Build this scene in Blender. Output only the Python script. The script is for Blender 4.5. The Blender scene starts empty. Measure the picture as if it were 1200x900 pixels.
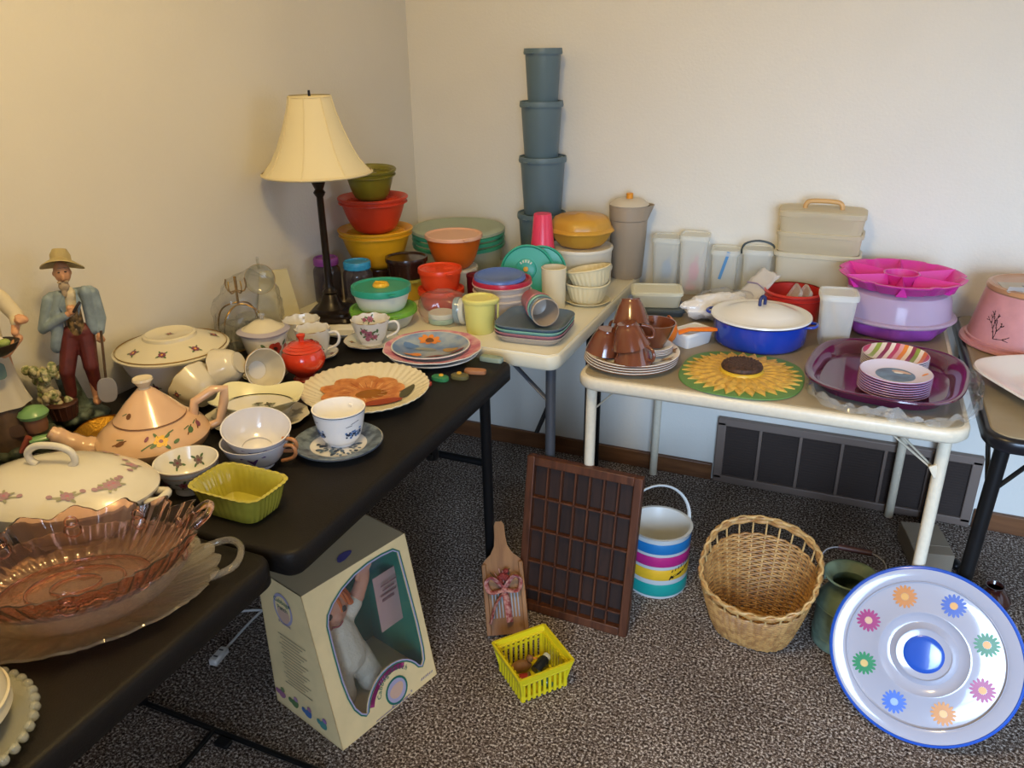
import bpy, bmesh, math, random
from mathutils import Vector, Matrix, Euler, noise
random.seed(7)
PI = math.pi
S = bpy.context.scene
COL = S.collection

# ---------------------------------------------------------------- camera (frame taken as 1200 x 900)
FPX, YAW, PITCH, ROLL = 932.9, -0.40235, 0.40208, -0.01319
CAM = Vector((1.47595, -2.59551, 1.45))
_fw = Vector((math.sin(YAW)*math.cos(PITCH), math.cos(YAW)*math.cos(PITCH), -math.sin(PITCH)))
_r0 = Vector((math.cos(YAW), -math.sin(YAW), 0)); _u0 = _r0.cross(_fw)
_rt = _r0*math.cos(ROLL)+_u0*math.sin(ROLL); _up = -_r0*math.sin(ROLL)+_u0*math.cos(ROLL)
cd = bpy.data.cameras.new('camera'); cam = bpy.data.objects.new('camera', cd); COL.objects.link(cam)
cam.matrix_world = Matrix(((_rt.x, _up.x, -_fw.x, CAM.x), (_rt.y, _up.y, -_fw.y, CAM.y), (_rt.z, _up.z, -_fw.z, CAM.z), (0, 0, 0, 1)))
cd.sensor_fit = 'HORIZONTAL'; cd.sensor_width = 36; cd.lens = FPX/1200*36; cd.clip_start = .05
S.camera = cam
def at(px, py, z):
    d = _fw+_rt*((px-600)/FPX)+_up*((450-py)/FPX)
    return CAM+d*((z-CAM.z)/d.z)

# ---------------------------------------------------------------- world, lights, exposure
w = bpy.data.worlds.new('sky'); S.world = w; w.use_nodes = True
bg = w.node_tree.nodes['Background']; bg.inputs[0].default_value = (.62, .74, 1, 1); bg.inputs[1].default_value = 1.0
def area(name, loc, aim, sx, sy, power, col, spread=180):
    l = bpy.data.lights.new(name, 'AREA'); l.shape = 'RECTANGLE'; l.size = sx; l.size_y = sy; l.energy = power; l.color = col; l.spread = math.radians(spread)
    o = bpy.data.objects.new(name, l); COL.objects.link(o); o.location = loc
    o.rotation_euler = (Vector(aim)-Vector(loc)).to_track_quat('-Z', 'Y').to_euler(); return o
# daylight falling in through the side window and the window behind the camera, and the warm ceiling lamp
area('daylight_side_window', (3.27, -1.15, 1.35), (1.2, -.55, .35), 1.2, 1.2, 5, (.70, .83, 1), 150)
area('daylight_rear_door', (2.45, -4.37, 1.02), (2.0, 0, -.5), 1.5, 1.9, 43, (.51, .71, 1), 66)
def bulb(name, loc, power, col, rad):
    l = bpy.data.lights.new(name, 'POINT'); l.energy = power; l.color = col; l.shadow_soft_size = rad
    o = bpy.data.objects.new(name, l); COL.objects.link(o); o.location = loc
bulb('ceiling_lamp_bulb', (1.0, -1.95, 2.2), 46, (1, .71, .29), .13)
S.view_settings.view_transform = 'Standard'; S.view_settings.look = 'None'
S.view_settings.exposure = -0.08; S.view_settings.gamma = 1; S.view_settings.use_curve_mapping = False
try:
    S.cycles.use_denoising = True; S.cycles.max_bounces = 10; S.cycles.diffuse_bounces = 6; S.cycles.glossy_bounces = 4
    S.cycles.transmission_bounces = 10; S.cycles.transparent_max_bounces = 24; S.cycles.sample_clamp_indirect = 4; S.cycles.blur_glossy = .8
except Exception: pass

# ---------------------------------------------------------------- materials
def lin(c):
    if isinstance(c, str):
        c = [int(c[i:i+2], 16)/255 for i in (0, 2, 4)]
    return tuple(x/12.92 if x <= .04045 else ((x+.055)/1.055)**2.4 for x in c)
MATS = {}
def M(name, col='808080', rough=.45, metal=0, trans=0, ior=1.45, clear=0, coat=0, bump=0, bscale=200, edge=.55, vary=0, vscale=30, col2=None, spec=.5, thin=0, milky=0):
    """clear = how much of the surface light passes straight through (thin plastics)"""
    if name in MATS: return MATS[name]
    m = bpy.data.materials.new(name); m.use_nodes = True; nt = m.node_tree; N = nt.nodes; L = nt.links
    p = N['Principled BSDF']; c = lin(col)
    p.inputs['Base Color'].default_value = (*c, 1); p.inputs['Roughness'].default_value = rough
    p.inputs['Metallic'].default_value = metal; p.inputs['IOR'].default_value = ior
    p.inputs['Transmission Weight'].default_value = trans; p.inputs['Coat Weight'].default_value = coat
    p.inputs['Coat Roughness'].default_value = .05
    p.inputs['Specular IOR Level'].default_value = spec
    tc = N.new('ShaderNodeTexCoord')
    nz = N.new('ShaderNodeTexNoise'); nz.inputs['Scale'].default_value = vscale; nz.inputs['Detail'].default_value = 4
    L.new(tc.outputs['Object'], nz.inputs['Vector'])
    mx = N.new('ShaderNodeMix'); mx.data_type = 'RGBA'
    k = vary if vary else .04
    c2 = lin(col2) if col2 else tuple(x*(1-k*3) for x in c)
    mx.inputs[6].default_value = (*c, 1); mx.inputs[7].default_value = (*c2, 1)
    if col2 or vary:
        rp = N.new('ShaderNodeValToRGB'); rp.color_ramp.elements[0].position = .4; rp.color_ramp.elements[1].position = .62
        L.new(nz.outputs[0], rp.inputs[0]); L.new(rp.outputs[0], mx.inputs[0])
        L.new(mx.outputs[2], p.inputs['Base Color'])
    else:
        mr = N.new('ShaderNodeMapRange'); mr.inputs[3].default_value = max(rough-.05, .01); mr.inputs[4].default_value = rough+.05
        L.new(nz.outputs[0], mr.inputs[0]); L.new(mr.outputs[0], p.inputs['Roughness'])
    if bump:
        nb = N.new('ShaderNodeTexNoise'); nb.inputs['Scale'].default_value = bscale; nb.inputs['Detail'].default_value = 3
        L.new(tc.outputs['Object'], nb.inputs['Vector'])
        b = N.new('ShaderNodeBump'); b.inputs['Strength'].default_value = bump; b.inputs['Distance'].default_value = .002
        L.new(nb.outputs[0], b.inputs['Height']); L.new(b.outputs[0], p.inputs['Normal'])
    if clear:
        t = N.new('ShaderNodeBsdfTransparent'); t.inputs[0].default_value = (*[.5+.5*x for x in c], 1) if clear > .5 else (1, 1, 1, 1)
        ms = N.new('ShaderNodeMixShader')
        lw = N.new('ShaderNodeLayerWeight'); lw.inputs[0].default_value = .35
        mr2 = N.new('ShaderNodeMapRange'); mr2.inputs[3].default_value = 1-clear; mr2.inputs[4].default_value = min(1, 1-clear+edge)
        L.new(lw.outputs['Facing'], mr2.inputs[0]); L.new(mr2.outputs[0], ms.inputs[0])
        L.new(t.outputs[0], ms.inputs[1]); L.new(p.outputs[0], ms.inputs[2])
        L.new(ms.outputs[0], N['Material Output'].inputs[0])
    if milky:                                        # light scatters through frosted plastic
        tl = N.new('ShaderNodeBsdfTranslucent'); tl.inputs[0].default_value = (*c, 1); a = N.new('ShaderNodeMixShader'); a.inputs[0].default_value = milky
        L.new(p.outputs[0], a.inputs[1]); L.new(tl.outputs[0], a.inputs[2]); L.new(a.outputs[0], ms.inputs[2])
    if thin:                                         # clear wall: passes light straight on, mirrors at its edges, thin = share of haze
        t = N.new('ShaderNodeBsdfTransparent'); t.inputs[0].default_value = (*c, 1); gl = N.new('ShaderNodeBsdfGlossy'); gl.inputs['Roughness'].default_value = rough
        lw = N.new('ShaderNodeLayerWeight'); lw.inputs[0].default_value = .5; pw = N.new('ShaderNodeMath'); pw.operation = 'POWER'; pw.inputs[1].default_value = 3; sc = N.new('ShaderNodeMath'); sc.operation = 'MULTIPLY_ADD'; sc.inputs[1].default_value = .55; sc.inputs[2].default_value = .045; L.new(lw.outputs['Facing'], pw.inputs[0]); L.new(pw.outputs[0], sc.inputs[0]); a = N.new('ShaderNodeMixShader'); b2 = N.new('ShaderNodeMixShader'); b2.inputs[0].default_value = thin
        L.new(sc.outputs[0], a.inputs[0]); L.new(t.outputs[0], a.inputs[1]); L.new(gl.outputs[0], a.inputs[2])
        L.new(a.outputs[0], b2.inputs[1]); L.new(p.outputs[0], b2.inputs[2]); L.new(b2.outputs[0], N['Material Output'].inputs[0])
    MATS[name] = m; return m
def stripes(name, cols, scale, axis=0, rough=.3, off=0):
    """printed bands across an object's own axis"""
    m = M(name, cols[0], rough); nt = m.node_tree; N = nt.nodes; L = nt.links; p = N['Principled BSDF']
    tc = N.new('ShaderNodeTexCoord'); sp = N.new('ShaderNodeSeparateXYZ'); L.new(tc.outputs['Object'], sp.inputs[0])
    mr = N.new('ShaderNodeMath'); mr.operation = 'MULTIPLY_ADD'; mr.inputs[1].default_value = scale; mr.inputs[2].default_value = off
    L.new(sp.outputs[axis], mr.inputs[0])
    r = N.new('ShaderNodeValToRGB'); r.color_ramp.interpolation = 'CONSTANT'; L.new(mr.outputs[0], r.inputs[0])
    n = len(cols); e = r.color_ramp.elements
    while len(e) < n: e.new(.5)
    for i, c in enumerate(cols): e[i].position = i/n; e[i].color = (*lin(c), 1)
    L.new(r.outputs[0], p.inputs['Base Color']); return m

# ---------------------------------------------------------------- mesh helpers
def tag(o, label, cat, group=None, kind=None):
    if label: o['label'] = label
    if cat: o['category'] = cat
    if group: o['group'] = group
    if kind: o['kind'] = kind
    return o
def thing(name, label, cat, loc=(0, 0, 0), rz=0, group=None, rot=None):
    o = bpy.data.objects.new(name, None); COL.objects.link(o); o.location = loc; o.empty_display_size = .02
    o.rotation_euler = rot if rot else (0, 0, math.radians(rz)); return tag(o, label, cat, group)
def obj(name, vs, fs, mat, parent=None, loc=None, rot=None, sharp=38, fm=None):
    me = bpy.data.meshes.new(name); me.from_pydata([tuple(x) for x in vs], [], fs)
    for m in (mat if isinstance(mat, (list, tuple)) else [mat]): me.materials.append(m)
    if fm: me.polygons.foreach_set('material_index', fm)
    me.polygons.foreach_set('use_smooth', [sharp > 0]*len(me.polygons)); me.update()
    if sharp > 0: me.set_sharp_from_angle(angle=math.radians(sharp))
    o = bpy.data.objects.new(name, me); COL.objects.link(o)
    if parent: o.parent = parent
    if loc is not None: o.location = loc
    if rot is not None: o.rotation_euler = rot
    return o
class G:
    """collects pieces of geometry for one mesh"""
    def __init__(s): s.v = []; s.f = []; s.m = []
    def add(s, vs, fs, mi=0):
        k = len(s.v); s.v += [Vector(x) for x in vs]; s.f += [tuple(i+k for i in f) for f in fs]; s.m += [mi]*len(fs); return s
    def box(s, c, d, rot=None, mi=0):
        x, y, z = [q/2 for q in d]; R = Euler(rot).to_matrix() if rot else Matrix.Identity(3); c = Vector(c)
        vs = [c+R@Vector((i*x, j*y, k*z)) for i in (-1, 1) for j in (-1, 1) for k in (-1, 1)]
        return s.add(vs, [(0, 1, 3, 2), (4, 6, 7, 5), (0, 4, 5, 1), (2, 3, 7, 6), (0, 2, 6, 4), (1, 5, 7, 3)], mi)
    def tube(s, pts, r, n=8, cyc=False, mi=0, flat=1):
        pts = [Vector(p) for p in pts]; k = len(pts); rs = r if isinstance(r, (list, tuple)) else [r]*k
        vs = []; fr = None
        for i, p in enumerate(pts):
            a = pts[i-1] if (i or cyc) else p; b = pts[(i+1) % k] if (i < k-1 or cyc) else p
            t = (b-a).normalized()
            if fr is None: fr = t.orthogonal().normalized() if abs(t.z) > .9 else t.cross(Vector((0, 0, 1))).normalized()
            fr = (fr-t*fr.dot(t)).normalized(); bi = t.cross(fr)
            for j in range(n):
                an = 2*PI*j/n; vs.append(p+(fr*math.cos(an)+bi*math.sin(an)*flat)*rs[i])
        fs = []
        for i in range(k if cyc else k-1):
            for j in range(n):
                a = i*n+j; b = i*n+(j+1) % n; q = ((i+1) % k)*n
                fs.append((a, b, q+(j+1) % n, q+j))
        if not cyc: fs += [tuple(reversed(range(n))), tuple(range((k-1)*n, k*n))]
        return s.add(vs, fs, mi)
    def ball(s, c, r, n=14, m=9, mi=0, rot=None):
        r = r if isinstance(r, (list, tuple)) else (r, r, r); c = Vector(c); R = Euler(rot).to_matrix() if rot else Matrix.Identity(3)
        vs = [c+R@Vector((0, 0, -r[2]))]
        for i in range(1, m):
            a = -PI/2+PI*i/m
            for j in range(n):
                b = 2*PI*j/n; vs.append(c+R@Vector((r[0]*math.cos(a)*math.cos(b), r[1]*math.cos(a)*math.sin(b), r[2]*math.sin(a))))
        vs.append(c+R@Vector((0, 0, r[2]))); fs = [(0, 1+(j+1) % n, 1+j) for j in range(n)]
        for i in range(m-2):
            for j in range(n): a = 1+i*n; fs.append((a+j, a+(j+1) % n, a+n+(j+1) % n, a+n+j))
        a = 1+(m-2)*n; fs += [(a+j, a+(j+1) % n, len(vs)-1) for j in range(n)]
        return s.add(vs, fs, mi)
    def limb(s, p, q, r0, r1, mi=0):
        p = Vector(p); q = Vector(q); s.tube([p, q], [r0, r1], 12, mi=mi); s.ball(p, r0, 12, 8, mi); return s.ball(q, r1, 12, 8, mi)
    def turn(s, prof, seg=48, a=1, b=1, e=2, fl=None, mi=0, c=(0, 0, 0), R=None):
        """rings of a round, oval or squarish outline; prof = (radius, height)"""
        c = Vector(c); vs = []; fs = []; prev = None
        for i, (r, z) in enumerate(prof):
            if r < 1e-6: idx = [len(vs)]; vs.append(Vector((0, 0, z)))
            else:
                idx = list(range(len(vs), len(vs)+seg))
                for j in range(seg):
                    t = 2*PI*j/seg; ct, st = math.cos(t), math.sin(t)
                    k = 1/(abs(ct)**e+abs(st)**e)**(1/e) if e != 2 else 1
                    rr, zz = (r, z) if fl is None else fl(t, r, z, i)
                    vs.append(Vector((rr*k*ct*a, rr*k*st*b, zz)))
            if prev is not None:
                if len(prev) == 1 and len(idx) > 1: fs += [(prev[0], idx[(j+1) % seg], idx[j]) for j in range(seg)]
                elif len(idx) == 1 and len(prev) > 1: fs += [(prev[j], prev[(j+1) % seg], idx[0]) for j in range(seg)]
                elif len(idx) > 1: fs += [(prev[j], prev[(j+1) % seg], idx[(j+1) % seg], idx[j]) for j in range(seg)]
            prev = idx
        if R is not None: vs = [R@x for x in vs]
        return s.add([x+c for x in vs], fs, mi)
    def obj(s, name, mat, parent=None, loc=None, rot=None, sharp=38):
        return obj(name, s.v, s.f, mat, parent, loc, rot, sharp, s.m if isinstance(mat, (list, tuple)) else None)
def turn(name, prof, mat, parent=None, loc=None, rot=None, sharp=38, **k): return G().turn(prof, **k).obj(name, mat, parent, loc, rot, sharp)
def tube(name, pts, r, mat, parent=None, n=8, cyc=False, loc=None, rot=None, flat=1): return G().tube(pts, r, n, cyc, flat=flat).obj(name, mat, parent, loc, rot, 60)
def box(name, c, d, mat, parent=None, bev=0, loc=None, rot=None, brot=None):
    o = G().box((0, 0, 0) if loc is None and parent is None else c, d, brot).obj(name, mat, parent, loc, rot, 30)
    if loc is None and parent is None: o.location = c
    if bev:
        b = o.modifiers.new('edge', 'BEVEL'); b.width = bev; b.segments = 2; b.limit_method = 'ANGLE'
        for p in o.data.polygons: p.use_smooth = True
        o.data.set_sharp_from_angle(angle=math.radians(60))
    return o
def smoothpath(pts, n=6, cyc=False):
    pts = [Vector(p) for p in pts]; k = len(pts); out = []
    for i in range(k if cyc else k-1):
        p0 = pts[i-1] if (i or cyc) else pts[0]; p1 = pts[i]; p2 = pts[(i+1) % k]; p3 = pts[(i+2) % k] if (i+2 < k or cyc) else pts[-1]
        for j in range(n):
            t = j/n; out.append(.5*((2*p1)+(p2-p0)*t+(2*p0-5*p1+4*p2-p3)*t*t+(3*p1-p0-3*p2+p3)*t**3))
    if not cyc: out.append(pts[-1])
    return out
def shell(outer, t=.003):
    """wall of thickness t inside an outer profile that runs from the base centre to the rim"""
    inn = []
    for i, (r, z) in enumerate(outer):
        if r < 1e-6: continue
        inn.append((max(r-t, .0005), max(z, outer[0][1]+t)))
    zb = outer[0][1]+t
    return [(0, outer[0][1])]+[p for p in outer if p[0] > 1e-6]+list(reversed(inn))+[(0, zb)]
def single(outer, t=0):
    """thin wall: the outer profile alone"""
    return [(0, outer[0][1])]+[p for p in outer if p[0] > 1e-6]
def bowl(Rt, Rb, h, p=.6, t=.003, n=9, foot=0):
    o = [(0, 0)]
    if foot: o += [(Rb, 0), (Rb, foot)]
    else: o += [(Rb*.93, 0), (Rb, .002)]
    z0 = foot if foot else .002
    for i in range(1, n+1): u = i/n; o.append((Rb+(Rt-Rb)*u**p, z0+(h-z0)*u))
    return shell(o, t)
def plate(R, h, well=.62, t=.004):
    return [(0, 0), (R*well*.93, 0), (R*well, .002), (R*.985, h-t*.8), (R, h-t*.3), (R*.995, h), (R*.98, h), (R*well*1.06, t*1.6), (R*well*.98, t), (0, t)]
def remesh(o, vox):
    m = o.modifiers.new('join', 'REMESH'); m.mode = 'VOXEL'; m.voxel_size = vox; m.use_smooth_shade = True
    s = o.modifiers.new('soft', 'SMOOTH'); s.iterations = 3; s.factor = .5; return o
# flat printed decoration laid on a surface
def disc(c, r, n=10, sx=1, sy=1, rot=0, wob=0):
    ca, sa = math.cos(rot), math.sin(rot); out = []
    for i in range(n):
        a = 2*PI*i/n; q = r*(1+wob*math.sin(a*3+c[0]*900)); x = q*sx*math.cos(a); y = q*sy*math.sin(a); out.append((c[0]+x*ca-y*sa, c[1]+x*sa+y*ca))
    return out
def stroke(p, wd):
    """a thin line of print"""
    L = []; Rr = []
    for i, a in enumerate(p):
        b = p[min(i+1, len(p)-1)]; z = p[max(i-1, 0)]; d = Vector((b[0]-z[0], b[1]-z[1])); d = d.normalized() if d.length else Vector((1, 0)); n = Vector((-d.y, d.x))*wd/2
        L.append((a[0]+n.x, a[1]+n.y)); Rr.append((a[0]-n.x, a[1]-n.y))
    return L+Rr[::-1]
def prints(name, parent, items, mats, fn, loc=None, rot=None):
    """items = (polygon, material index); fn maps print coordinates to the surface"""
    g = G()
    for k, (poly, mi) in enumerate(items):
        cx = sum(p[0] for p in poly)/len(poly); cy = sum(p[1] for p in poly)/len(poly); n = len(poly); lift = k*7e-6
        g.add([fn(cx, cy, lift)]+[fn(x, y, lift) for x, y in poly], [(0, 1+i, 1+(i+1) % n) for i in range(n)], mi)
    return g.obj(name, mats, parent, loc, rot, 80)
def onturn(p0, p1, th, out=1, e=.0006, ax=1, by=1):
    """surface of a turned wall from profile point p0 to p1 (or along a list of points p0..p1), centred at angle th (degrees) and half way"""
    pts = list(p0) if isinstance(p0[0], tuple) else [p0, p1]
    ls = [math.hypot(b[0]-a[0], b[1]-a[1]) for a, b in zip(pts, pts[1:])]; tot = sum(ls); th = math.radians(th); rm = max(sum(p[0] for p in pts)/len(pts), .01)
    def f(u, v, lift=0):
        q = tot/2+v; i = 0
        while i < len(ls)-1 and q > ls[i]: q -= ls[i]; i += 1
        (r0, z0), (r1, z1) = pts[i], pts[i+1]; d = ls[i]; t = q/d; nr, nz = (z1-z0)/d*out, -(r1-r0)/d*out
        r = r0+(r1-r0)*t+nr*(e+lift); z = z0+(z1-z0)*t+nz*(e+lift); a = th+u/rm
        return Vector((r*math.cos(a)*ax, r*math.sin(a)*by, z))
    return f
def bcurve(Rt, Rb, h, p, foot=0, u0=.1, u1=.95, inset=0):
    """outer wall of bowl() between two heights"""
    z0 = foot if foot else .002
    return [(Rb+(Rt-Rb)*u**p-inset, z0+(h-z0)*u) for u in [u0+(u1-u0)*k/8 for k in range(9)]]
def onflat(z, e=.0006): return lambda u, v, lift=0: Vector((u, v, z+e+lift))
def ondish(R, h, well, t, e=.0006, ax=1, by=1):
    """upper face of plate() with the same numbers"""
    r1, z1, r2 = R*well*1.06, t*1.6, R*.98
    def f(u, v, lift=0):
        r = math.hypot(u/ax, v/by); z = t if r < R*well*.98 else z1+max(0, r-r1)*(h-z1)/(r2-r1); return Vector((u, v, max(t, z)+e+lift))
    return f
def posy(c, s, petal=0, heart=1, leaf=2, n=6, rot=0):
    """a small printed flower with leaves"""
    it = []
    for i in range(4):
        a = rot+i*PI/2+.5; it.append((disc((c[0]+math.cos(a)*s*1.15, c[1]+math.sin(a)*s*1.15), s*.55, 8, 1, .42, a), leaf))
    for i in range(n):
        a = rot+2*PI*i/n; it.append((disc((c[0]+math.cos(a)*s*.55, c[1]+math.sin(a)*s*.55), s*.46, 9, 1, .8, a, .08), petal))
    it.append((disc(c, s*.3, 8), heart)); return it
def text_mesh(body, size, font_mat, parent, fn, name='lettering', align='CENTER', spacing=1):
    """built-in font outlines laid on a surface"""
    cu = bpy.data.curves.new('t', 'FONT'); cu.body = body; cu.size = size; cu.align_x = align; cu.resolution_u = 2; cu.space_character = spacing
    to = bpy.data.objects.new('t', cu); COL.objects.link(to); dg = bpy.context.evaluated_depsgraph_get(); dg.update()
    me = bpy.data.meshes.new_from_object(to.evaluated_get(dg)); bpy.data.objects.remove(to)
    vs = [fn(v.co.x, v.co.y, 0) for v in me.vertices]; fs = [tuple(p.vertices) for p in me.polygons]; bpy.data.meshes.remove(me)
    return obj(name, vs, fs, font_mat, parent, sharp=0)
def copytree(o, parent=None):
    c = o.copy(); COL.objects.link(c); c.parent = parent
    for ch in list(o.children): copytree(ch, c)
    return c
# ================================================================ room
def wallmat():
    m = M('painted_wall', 'd8d4ca', .62, vary=.01, vscale=3); nt = m.node_tree; N = nt.nodes; L = nt.links
    tc = N.new('ShaderNodeTexCoord'); a = N.new('ShaderNodeTexNoise'); a.inputs['Scale'].default_value = 120; a.inputs['Detail'].default_value = 3
    L.new(tc.outputs['Object'], a.inputs['Vector']); b = N.new('ShaderNodeBump'); b.inputs['Strength'].default_value = .2; b.inputs['Distance'].default_value = .004
    L.new(a.outputs[0], b.inputs['Height']); L.new(b.outputs[0], N['Principled BSDF'].inputs['Normal']); return m
def carpetmat():
    m = bpy.data.materials.new('speckled_carpet'); m.use_nodes = True; nt = m.node_tree; N = nt.nodes; L = nt.links; p = N['Principled BSDF']
    p.inputs['Roughness'].default_value = 1; p.inputs['Specular IOR Level'].default_value = .1
    tc = N.new('ShaderNodeTexCoord'); a = N.new('ShaderNodeTexNoise'); a.inputs['Scale'].default_value = 165; a.inputs['Detail'].default_value = 3; a.inputs['Roughness'].default_value = .7
    L.new(tc.outputs['Object'], a.inputs['Vector'])
    r = N.new('ShaderNodeValToRGB'); e = r.color_ramp.elements; e[0].position = .38; e[0].color = (*lin('2a211c'), 1); e[1].position = .62; e[1].color = (*lin('ece2d6'), 1)
    q = e.new(.47); q.color = (*lin('6a5a4e'), 1); q = e.new(.55); q.color = (*lin('94857a'), 1)
    L.new(a.outputs[0], r.inputs[0]); c = N.new('ShaderNodeTexNoise'); c.inputs['Scale'].default_value = 4; c.inputs['Detail'].default_value = 3; L.new(tc.outputs['Object'], c.inputs['Vector'])
    mx = N.new('ShaderNodeMix'); mx.data_type = 'RGBA'; mx.blend_type = 'MULTIPLY'; mx.inputs[0].default_value = .55; L.new(r.outputs[0], mx.inputs[6])
    r2 = N.new('ShaderNodeValToRGB'); r2.color_ramp.elements[0].position = .35; r2.color_ramp.elements[0].color = (.55, .52, .5, 1); r2.color_ramp.elements[1].position = .65
    L.new(c.outputs[0], r2.inputs[0]); L.new(r2.outputs[0], mx.inputs[7]); L.new(mx.outputs[2], p.inputs['Base Color'])
    b = N.new('ShaderNodeBump'); b.inputs['Strength'].default_value = 1; b.inputs['Distance'].default_value = .008; L.new(a.outputs[0], b.inputs['Height']); L.new(b.outputs[0], p.inputs['Normal'])
    return m
def woodmat(name, c1, c2, scale=18, axis=0, rough=.45, stretch=9):
    m = M(name, c1, rough); nt = m.node_tree; N = nt.nodes; L = nt.links; p = N['Principled BSDF']
    tc = N.new('ShaderNodeTexCoord'); mp = N.new('ShaderNodeMapping'); s = [scale]*3; s[axis] = scale/stretch; mp.inputs['Scale'].default_value = s
    L.new(tc.outputs['Object'], mp.inputs[0]); a = N.new('ShaderNodeTexNoise'); a.inputs['Scale'].default_value = 3; a.inputs['Detail'].default_value = 6; a.inputs['Distortion'].default_value = .8
    L.new(mp.outputs[0], a.inputs['Vector']); r = N.new('ShaderNodeValToRGB'); r.color_ramp.elements[0].position = .35; r.color_ramp.elements[1].position = .7
    r.color_ramp.elements[0].color = (*lin(c1), 1); r.color_ramp.elements[1].color = (*lin(c2), 1); L.new(a.outputs[0], r.inputs[0]); L.new(r.outputs[0], p.inputs['Base Color']); return m
WALL = wallmat()
RX, RY, RZ = 3.3, -4.4, 2.44
def struct(o): o['kind'] = 'structure'; return o
struct(box('floor', (RX/2, RY/2, -.03), (RX+.2, -RY+.2, .06), carpetmat()))
struct(box('ceiling', (RX/2, RY/2, RZ+.03), (RX+.2, -RY+.2, .06), M('ceiling_paint', 'e6e2da', .8, bump=.2, bscale=60)))
struct(box('wall_back', (RX/2, .05, RZ/2), (RX+.2, .1, RZ), WALL))
struct(box('wall_left', (-.05, RY/2, RZ/2), (.1, -RY, RZ), WALL))
def pierced(name, axis, pos, lo, hi, a0, a1, z0, z1):
    """a wall with one window opening, built of four pieces in one mesh"""
    g = G(); t = .1
    def pc(u0, u1, w0, w1):
        if axis == 0: g.box((pos, (u0+u1)/2, (w0+w1)/2), (t, u1-u0, w1-w0))
        else: g.box(((u0+u1)/2, pos, (w0+w1)/2), (u1-u0, t, w1-w0))
    pc(lo, a0, 0, RZ); pc(a1, hi, 0, RZ); pc(a0, a1, 0, z0); pc(a0, a1, z1, RZ)
    return struct(g.obj(name, WALL, sharp=30))
pierced('wall_right', 0, RX+.05, RY, 0, -1.75, -.55, .75, 1.95)
pierced('wall_front', 1, RY-.05, 0, RX, 1.7, 3.2, .06, 2.0)
WTRIM = M('window_trim', 'efece4', .4)
def window(name, axis, pos, a0, a1, z0, z1):
    g = G(); f = .04
    def pc(u0, u1, w0, w1, d=.07):
        if axis == 0: g.box((pos, (u0+u1)/2, (w0+w1)/2), (d, u1-u0, w1-w0))
        else: g.box(((u0+u1)/2, pos, (w0+w1)/2), (u1-u0, d, w1-w0))
    pc(a0, a0+f, z0, z1); pc(a1-f, a1, z0, z1); pc(a0, a1, z0, z0+f); pc(a0, a1, z1-f, z1); pc((a0+a1)/2-.02, (a0+a1)/2+.02, z0, z1, .05)
    o = struct(g.obj(name, WTRIM, sharp=30))
    g = G(); g.box((pos, (a0+a1)/2, (z0+z1)/2) if axis == 0 else ((a0+a1)/2, pos, (z0+z1)/2), (.004, a1-a0-.02, z1-z0-.02) if axis == 0 else (a1-a0-.02, .004, z1-z0-.02))
    g.obj('pane', M('window_glass', 'f4f8ff', .02, clear=.95), o, sharp=0)
window('window_1', 0, RX+.06, -1.75, -.55, .75, 1.95); window('window_2', 1, RY-.06, 1.7, 3.2, .06, 2.0)
BBW = woodmat('stained_baseboard', '5d3a22', '7a5030', 14, 0, .4)
struct(box('baseboard_back_left', (.575, -.008, .032), (1.15, .016, .064), BBW, bev=.003))
struct(box('baseboard_back_right', (2.64, -.008, .032), (1.32, .016, .064), BBW, bev=.003))
struct(box('baseboard_left', (.008, -2.2, .032), (.016, 4.36, .064), BBW, bev=.003))
# the ceiling fixture that holds the warm bulb
t = thing('ceiling_lamp', 'round white ceiling lamp holder above the black tables', 'lamp', (1.0, -1.95, 2.44)); turn('base_plate', [(0, 0), (.11, 0), (.11, -.02), (.10, -.03), (0, -.03)], WTRIM, t, seg=40); turn('socket', [(0, -.03), (.03, -.03), (.03, -.09), (0, -.09)], WTRIM, t, seg=24)
# return-air grille low on the back wall
VB = M('bronze_grille', '78685e', .45, metal=.15); VD = M('grille_dark', '3a302c', .7)
t = thing('wall_vent', 'wide brown metal return air grille low on the back wall', 'vent', (1.565, 0, .003))
box('back_plate', (0, -.004, .125), (.81, .006, .245), VD, t)
for (x, z, wx, wz) in ((0, .236, .815, .028), (0, .014, .815, .028), (-.393, .125, .03, .22), (.393, .125, .03, .22)): box('frame_rail', (x, -.012, z), (wx, .022, wz), VB, t, .003)
for i in range(1, 6): box('divider', (-.393+i*.131, -.011, .125), (.011, .018, .196), VB, t, .002)
for i in range(6):
    g = G(); xc = -.393+.0655+i*.131
    for k in range(20): g.box((xc, -.009, .033+k*.0097), (.118, .012, .0016), (math.radians(38), 0, 0))
    tag(g.obj('louvre_bank', M('louvre_brown', '3f342f', .6), t, sharp=0), None, None, kind='stuff')

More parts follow.
